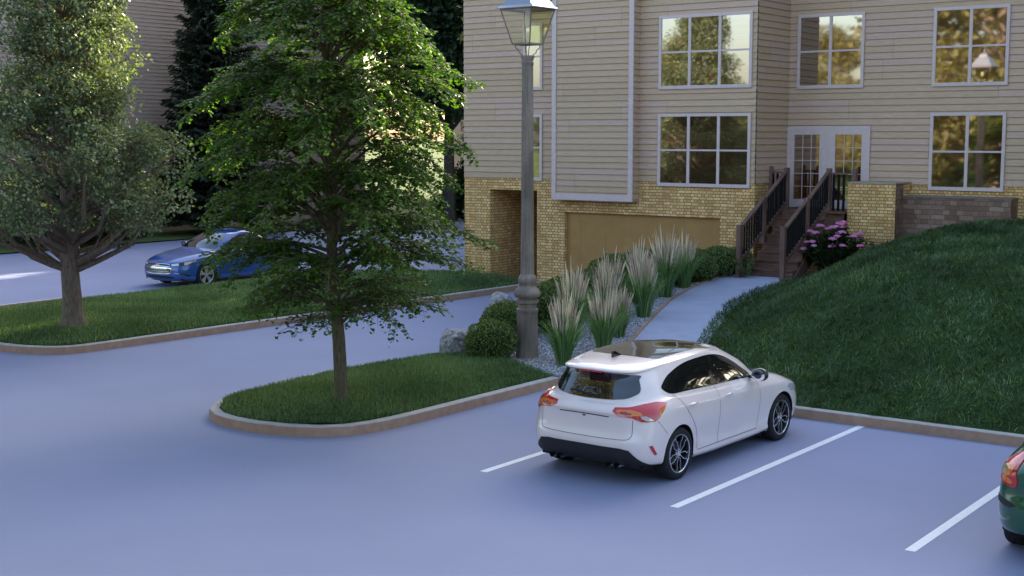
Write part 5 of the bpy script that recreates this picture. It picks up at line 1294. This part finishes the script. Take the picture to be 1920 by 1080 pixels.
    patch(B,lpoly(df,.05),'rear','diffuser',CM['matt'],root,off=.013,step=.04,lip=.02)
    m=MB(); m.box(-.70,.70,-.60,-.45,.225,.28); m.build('diffuser_underside',CM['matt'],root)
    for sx in (1,-1):
        e=MB()
        for dx in (-.055,.055): e.lathe([(.036,-.06),(.040,.0),(.040,.16),(.033,.16)][::-1],20,M=Matrix.Translation((.42*sx+dx,-.70,.262))@Matrix.Rotation(R(-90),4,'X')); 
        eo=e.build('exhaust_tips',CM['chrome'],root,smooth=40)
        e=MB(); 
        for dx in (-.055,.055): e.lathe([(.0001,0),(.033,0)],20,M=Matrix.Translation((.42*sx+dx,-.685,.262))@Matrix.Rotation(R(-90),4,'X'))
        e.build('exhaust_bore',CM['liner'],eo)
    m=MB(); m.box(-.16,.16,-.622,-.55,1.326,1.346); m.build('high_brake_light',CM['red'],root,bevel=.003)
    # wiper and fin
    h,n=at(B,(.0,1.045),'rear'); m=MB(); h2,_=at(B,(-.30,1.075),'rear'); m.tube([h+n*.02,(h+h2)/2+n*.03,h2+n*.02],[.014,.010,.005],6); blob(m,tuple(h+n*.015),(.04,.02,.025)); m.build('rear_wiper',CM['matt'],root,smooth=50)
    m=MB(); P0=[(0,-.14,1.44),(0,.04,1.452),(0,-.10,1.515),(0,-.14,1.52)]
    m.prism([(-.15,1.435),(.06,1.45),(-.02,1.478),(-.10,1.515),(-.145,1.517)],-.016,.016,Matrix(((0,0,1,0),(1,0,0,0),(0,1,0,0),(0,0,0,1)))); m.build('roof_antenna',CM['black'],root,bevel=.006)
    # front end
    gr=[(-.40,.30),(.40,.30),(.46,.42),(.36,.54),(-.36,.54),(-.46,.42)]
    patch(B,lpoly(gr,.05),'front','grille',CM['matt'],root,off=.005)
    for sx in (1,-1):
        hl=[(-.02+.06,.62),(.30,.655),(.40,.74),(.36,.765),(.10,.725),(.02,.69)]
        patch(B,lpoly([(x-1.55+.0,z) for x,z in hl],.03),diag(R(40),False,sx),'headlight',CM['clear'],root,off=.008)
    return root,B
white_hatch()

# ---------------------------------------------- the blue saloon
def blue_saloon():
    root=empty('parked_car',(-29.75,27.75,0),R(180)); tag(root,'blue saloon with chrome grille and silver wheels on the far driveway behind the young tree','car','cars on the site')
    W=[(0,.335),(2.83,.335)]; ra=.372
    B=Body(sedan_loops(),W,ra,9,6)
    PM=paint('blue_paint',(.022,.09,.30),.2)
    np_mesh('body',B.V,B.F,PM,root,smooth=True)
    under(root,-.9,3.7,.928,W,ra,CM['liner'])
    mt=dict(CM); mt['rim']=plain('bright_alloy',(.78,.76,.72),.3,.7); mt['barrel']=plain('grey_barrel',(.10,.09,.085),.5,.4)
    for (wy,wz) in W:
        for sx in (-1,1): wheel(root,(sx*.805,wy,wz),sx,.335,.215,.240,5,'t',mt)
    dlo=[(2.12,1.0),(1.88,1.155),(1.62,1.29),(1.32,1.352),(1.0,1.345),(.74,1.28),(.52,1.18),(.38,1.08),(.50,1.05),(1.0,1.03),(1.6,1.012)]
    side_glazing(B,root,dlo,(1.12,1.21),CM['glass'])
    wg=[(-.50,1.78),(0,1.86),(.50,1.78),(.62,2.08),(.68,2.34),(.40,2.51),(0,2.57),(-.40,2.51),(-.68,2.34),(-.62,2.08)]
    patch(B,cpoly(wg,5),'top','windscreen',CM['glass'],root,off=.004,step=.08)
    patch(B,cpoly([(-.46,.56),(0,.54),(.46,.56),(.58,.30),(.60,.15),(0,.05),(-.60,.15),(-.58,.30)],5),'top','rear_window',CM['glass'],root,off=.004,step=.08)
    g=[(-.42,.40),(-.50,.45),(-.52,.51),(-.46,.565),(0,.575),(.46,.565),(.52,.51),(.50,.45),(.42,.40),(0,.385)]
    go=patch(B,cpoly(g,5),'front','grille',CM['chrome'],root,off=.010,step=.06,lip=.01)
    patch(B,cpoly(offset_in(g,.022),5),'front','grille_mesh',CM['matt'],go,off=.013,step=.06,lip=0)
    for z in (.43,.465,.50,.535): ribbon(B,[(-.46+.92*i/20,z) for i in range(21)],'front',.007,'grille_bar',CM['chrome'],go,off=.016)
    for k in range(-5,6): ribbon(B,[(k*.085,.405+.155*i/4) for i in range(5)],'front',.005,'grille_bar',CM['chrome'],go,off=.0165)
    u=[(-.40,.60),(-.44,.63),(-.40,.665),(0,.675),(.40,.665),(.44,.63),(.40,.60),(0,.605)]
    uo=patch(B,cpoly(u,4),'front','upper_grille',CM['chrome'],root,off=.008,step=.06); patch(B,cpoly(offset_in(u,.012),4),'front','grille_mesh',CM['matt'],uo,off=.011,step=.06,lip=0)
    patch(B,cpoly([(-.09,.637),(-.03,.660),(.03,.660),(.09,.637),(.03,.614),(-.03,.614)],3),'front','emblem',CM['amber'],uo,off=.015,step=.05)
    patch(B,cpoly([(-.52,.28),(-.54,.33),(0,.355),(.54,.33),(.52,.28),(0,.27)],5),'front','lower_intake',CM['matt'],root,off=.006)
    for sx in (1,-1):
        pf=diag(R(42),False,sx); cy=-math.sin(R(42))*2.83
        base=-math.sin(R(42))
        # in-plane x of a point = x cos a - y sin a
        X=lambda x,y: x*math.cos(R(42))-y*math.sin(R(42))
        hl=[(X(.46,3.76),.615),(X(.60,3.68),.605),(X(.80,3.45),.64),(X(.895,3.15),.735),(X(.885,3.15),.765),(X(.78,3.40),.725),(X(.62,3.62),.69),(X(.46,3.72),.668)]
        ho=patch(B,lpoly(hl,.03),pf,'headlight',CM['black'],root,off=.008,step=.04,lip=.008)
        xs=[p[0] for p in hl]; x0,x1=min(xs),max(xs)
        for (c0,c1,mm) in ((.08,.36,CM['clear']),(.56,.98,plain('headlamp_side',(.75,.42,.30),.15,.2,.6,.6))):
            q=clip(clip(offset_in(hl,.009),0,x0+(x1-x0)*c0,1),0,x0+(x1-x0)*c1,-1)
            if len(q)>3: patch(B,lpoly(q,.03),pf,'lamp_lens',mm,ho,off=.012,step=.04,lip=0)
        fg=[(X(.60,3.70),.44),(X(.86,3.42),.415),(X(.87,3.40),.33),(X(.80,3.50),.335),(X(.79,3.52),.385),(X(.60,3.70),.415)]
        patch(B,lpoly(fg,.03),pf,'fog_lamp_surround',CM['chrome'],root,off=.008,step=.04)
        sd='right' if sx>0 else 'left'
        handle(B,root,.42,.90,sd,PM,CM['chrome']); handle(B,root,1.40,.885,sd,PM,CM['chrome'])
        ribbon(B,[(1.17-.02*i/12,1.02-.70*i/12) for i in range(13)],sd,.007,'door_gap',CM['seam'],root)
        ribbon(B,cpoly([(2.14,.99),(2.18,.85),(2.18,.55),(2.14,.31)],6,False),sd,.007,'door_gap',CM['seam'],root)
        ribbon(B,cpoly([(.42,1.03),(.36,.86),(.46,.6),(.50,.31)],6,False),sd,.007,'door_gap',CM['seam'],root)
        mirror_part(root,.975,2.02,1.05,PM,sx)
        patch(B,lpoly([(X(.62,3.0)-3.4,0)]+[],.1),pf,'x',PM,root) if False else None
        tl=[(.02,.86),(.40,.84),(.50,.92),(.36,.99),(.02,.96)]
        patch(B,lpoly([(x-.25,z) for x,z in tl],.03),diag(R(37),True,sx),'tail_light',CM['red'],root,off=.01)
    for sx in (-1,1):
        m=MB(); m.tube([(sx*.12+.2,2.52,1.025),(sx*.12-.10,2.44,1.06),(sx*.12-.4,2.38,1.075)],[.012,.009,.006],5); m.build('wiper',CM['matt'],root)
    return root
blue_saloon()

# ---------------------------------------------- the dark green hatchback at the right edge
def green_hatch():
    root=empty('parked_car',(-3.06,13.98,0),R(-1)); tag(root,'dark green small hatchback cut off by the right edge, only its rear corner showing','car','cars on the site')
    W=[(0,.30),(2.54,.30)]; ra=.34
    A=hatch_loops(fo=3.35,ro=-.74,hw=.86,H=1.0); y=A[...,1]; A[...,1]=np.where(y>2.7,y-.16,np.where(y>0,y*2.54/2.7,y))
    B=Body(A,W,ra,9,6); PM=paint('green_paint',(.008,.085,.038),.2)
    np_mesh('body',B.V,B.F,PM,root,smooth=True); under(root,-.6,3.2,.86,W,ra,CM['liner'])
    for (wy,wz) in W:
        for sx in (-1,1): wheel(root,(sx*.745,wy,wz),sx,.30,.20,.20,5,'t',CM)
    dlo=[(1.90,.995),(1.67,1.155),(1.41,1.30),(1.10,1.365),(.75,1.372),(.38,1.345),(.06,1.265),(-.12,1.165),(-.16,1.125),(-.03,1.052),(.30,1.042),(.9,1.018),(1.4,1.002)]
    side_glazing(B,root,dlo,(.88,.98),CM['glass'])
    g=[(-.46,1.302),(0,1.308),(.46,1.302),(.51,1.24),(.555,1.13),(.53,1.075),(.40,1.028),(0,1.008),(-.40,1.028),(-.53,1.075),(-.555,1.13),(-.51,1.24)]
    patch(B,cpoly(g,5),'rear','rear_window',CM['glass'],root,off=.009,step=.045)
    patch(B,cpoly([(-.48,1.60),(0,1.68),(.48,1.60),(.58,1.88),(.64,2.10),(.38,2.26),(0,2.31),(-.38,2.26),(-.64,2.10),(-.58,1.88)],5),'top','windscreen',CM['glass'],root,off=.004,step=.08)
    for sx in (1,-1):
        pr=diag(R(40),True,sx)
        t=[(.13,.995),(.22,1.045),(.30,1.03),(.36,.95),(.36,.86),(.31,.79),(.20,.745),(.08,.735),(.04,.78),(.06,.88)]
        tl=patch(B,cpoly(t,4),pr,'tail_light',CM['red'],root,off=.012,step=.04,lip=.01)
        patch(B,cpoly([(.12,.93),(.22,.95),(.29,.90),(.26,.84),(.15,.84)],4),pr,'indicator_lens',CM['amber'],tl,off=.015,step=.03,lip=.003)
        patch(B,cpoly([(.21,.90),(.31,.92),(.33,.87),(.28,.83),(.22,.85)],4),pr,'reversing_lens',plain('smoked_lens',(.30,.28,.12),.15,0,.6,.6),tl,off=.017,step=.03,lip=.003)
        patch(B,cpoly([(.10,.80),(.24,.83),(.26,.79),(.12,.765)],4),pr,'indicator_lens',CM['amber'],tl,off=.016,step=.03,lip=.003)
        patch(B,cpoly([(.02,.565),(.12,.60),(.34,.615),(.38,.60),(.34,.565),(.10,.545)],4),pr,'bumper_strip',CM['matt'],root,off=.008,step=.04)
        sd='right' if sx>0 else 'left'
        handle(B,root,.30,.885,sd,PM,PM); handle(B,root,1.15,.862,sd,PM,PM); mirror_part(root,.91,1.82,1.03,PM,sx)
        ribbon(B,[(.95-.03*i/12,1.0-.72*i/12) for i in range(13)],sd,.006,'door_gap',CM['seam'],root)
        patch(B,lpoly([(x-1.42,z) for x,z in [(.04,.62),(.30,.655),(.40,.74),(.36,.765),(.10,.725),(.02,.69)]],.03),diag(R(40),False,sx),'headlight',CM['clear'],root,off=.008)
    patch(B,lpoly([(-.26,.66),(.26,.66),(.26,.77),(-.26,.77)],.06),'rear','plate_recess',CM['matt'],root,off=.004)
    return root
green_hatch()
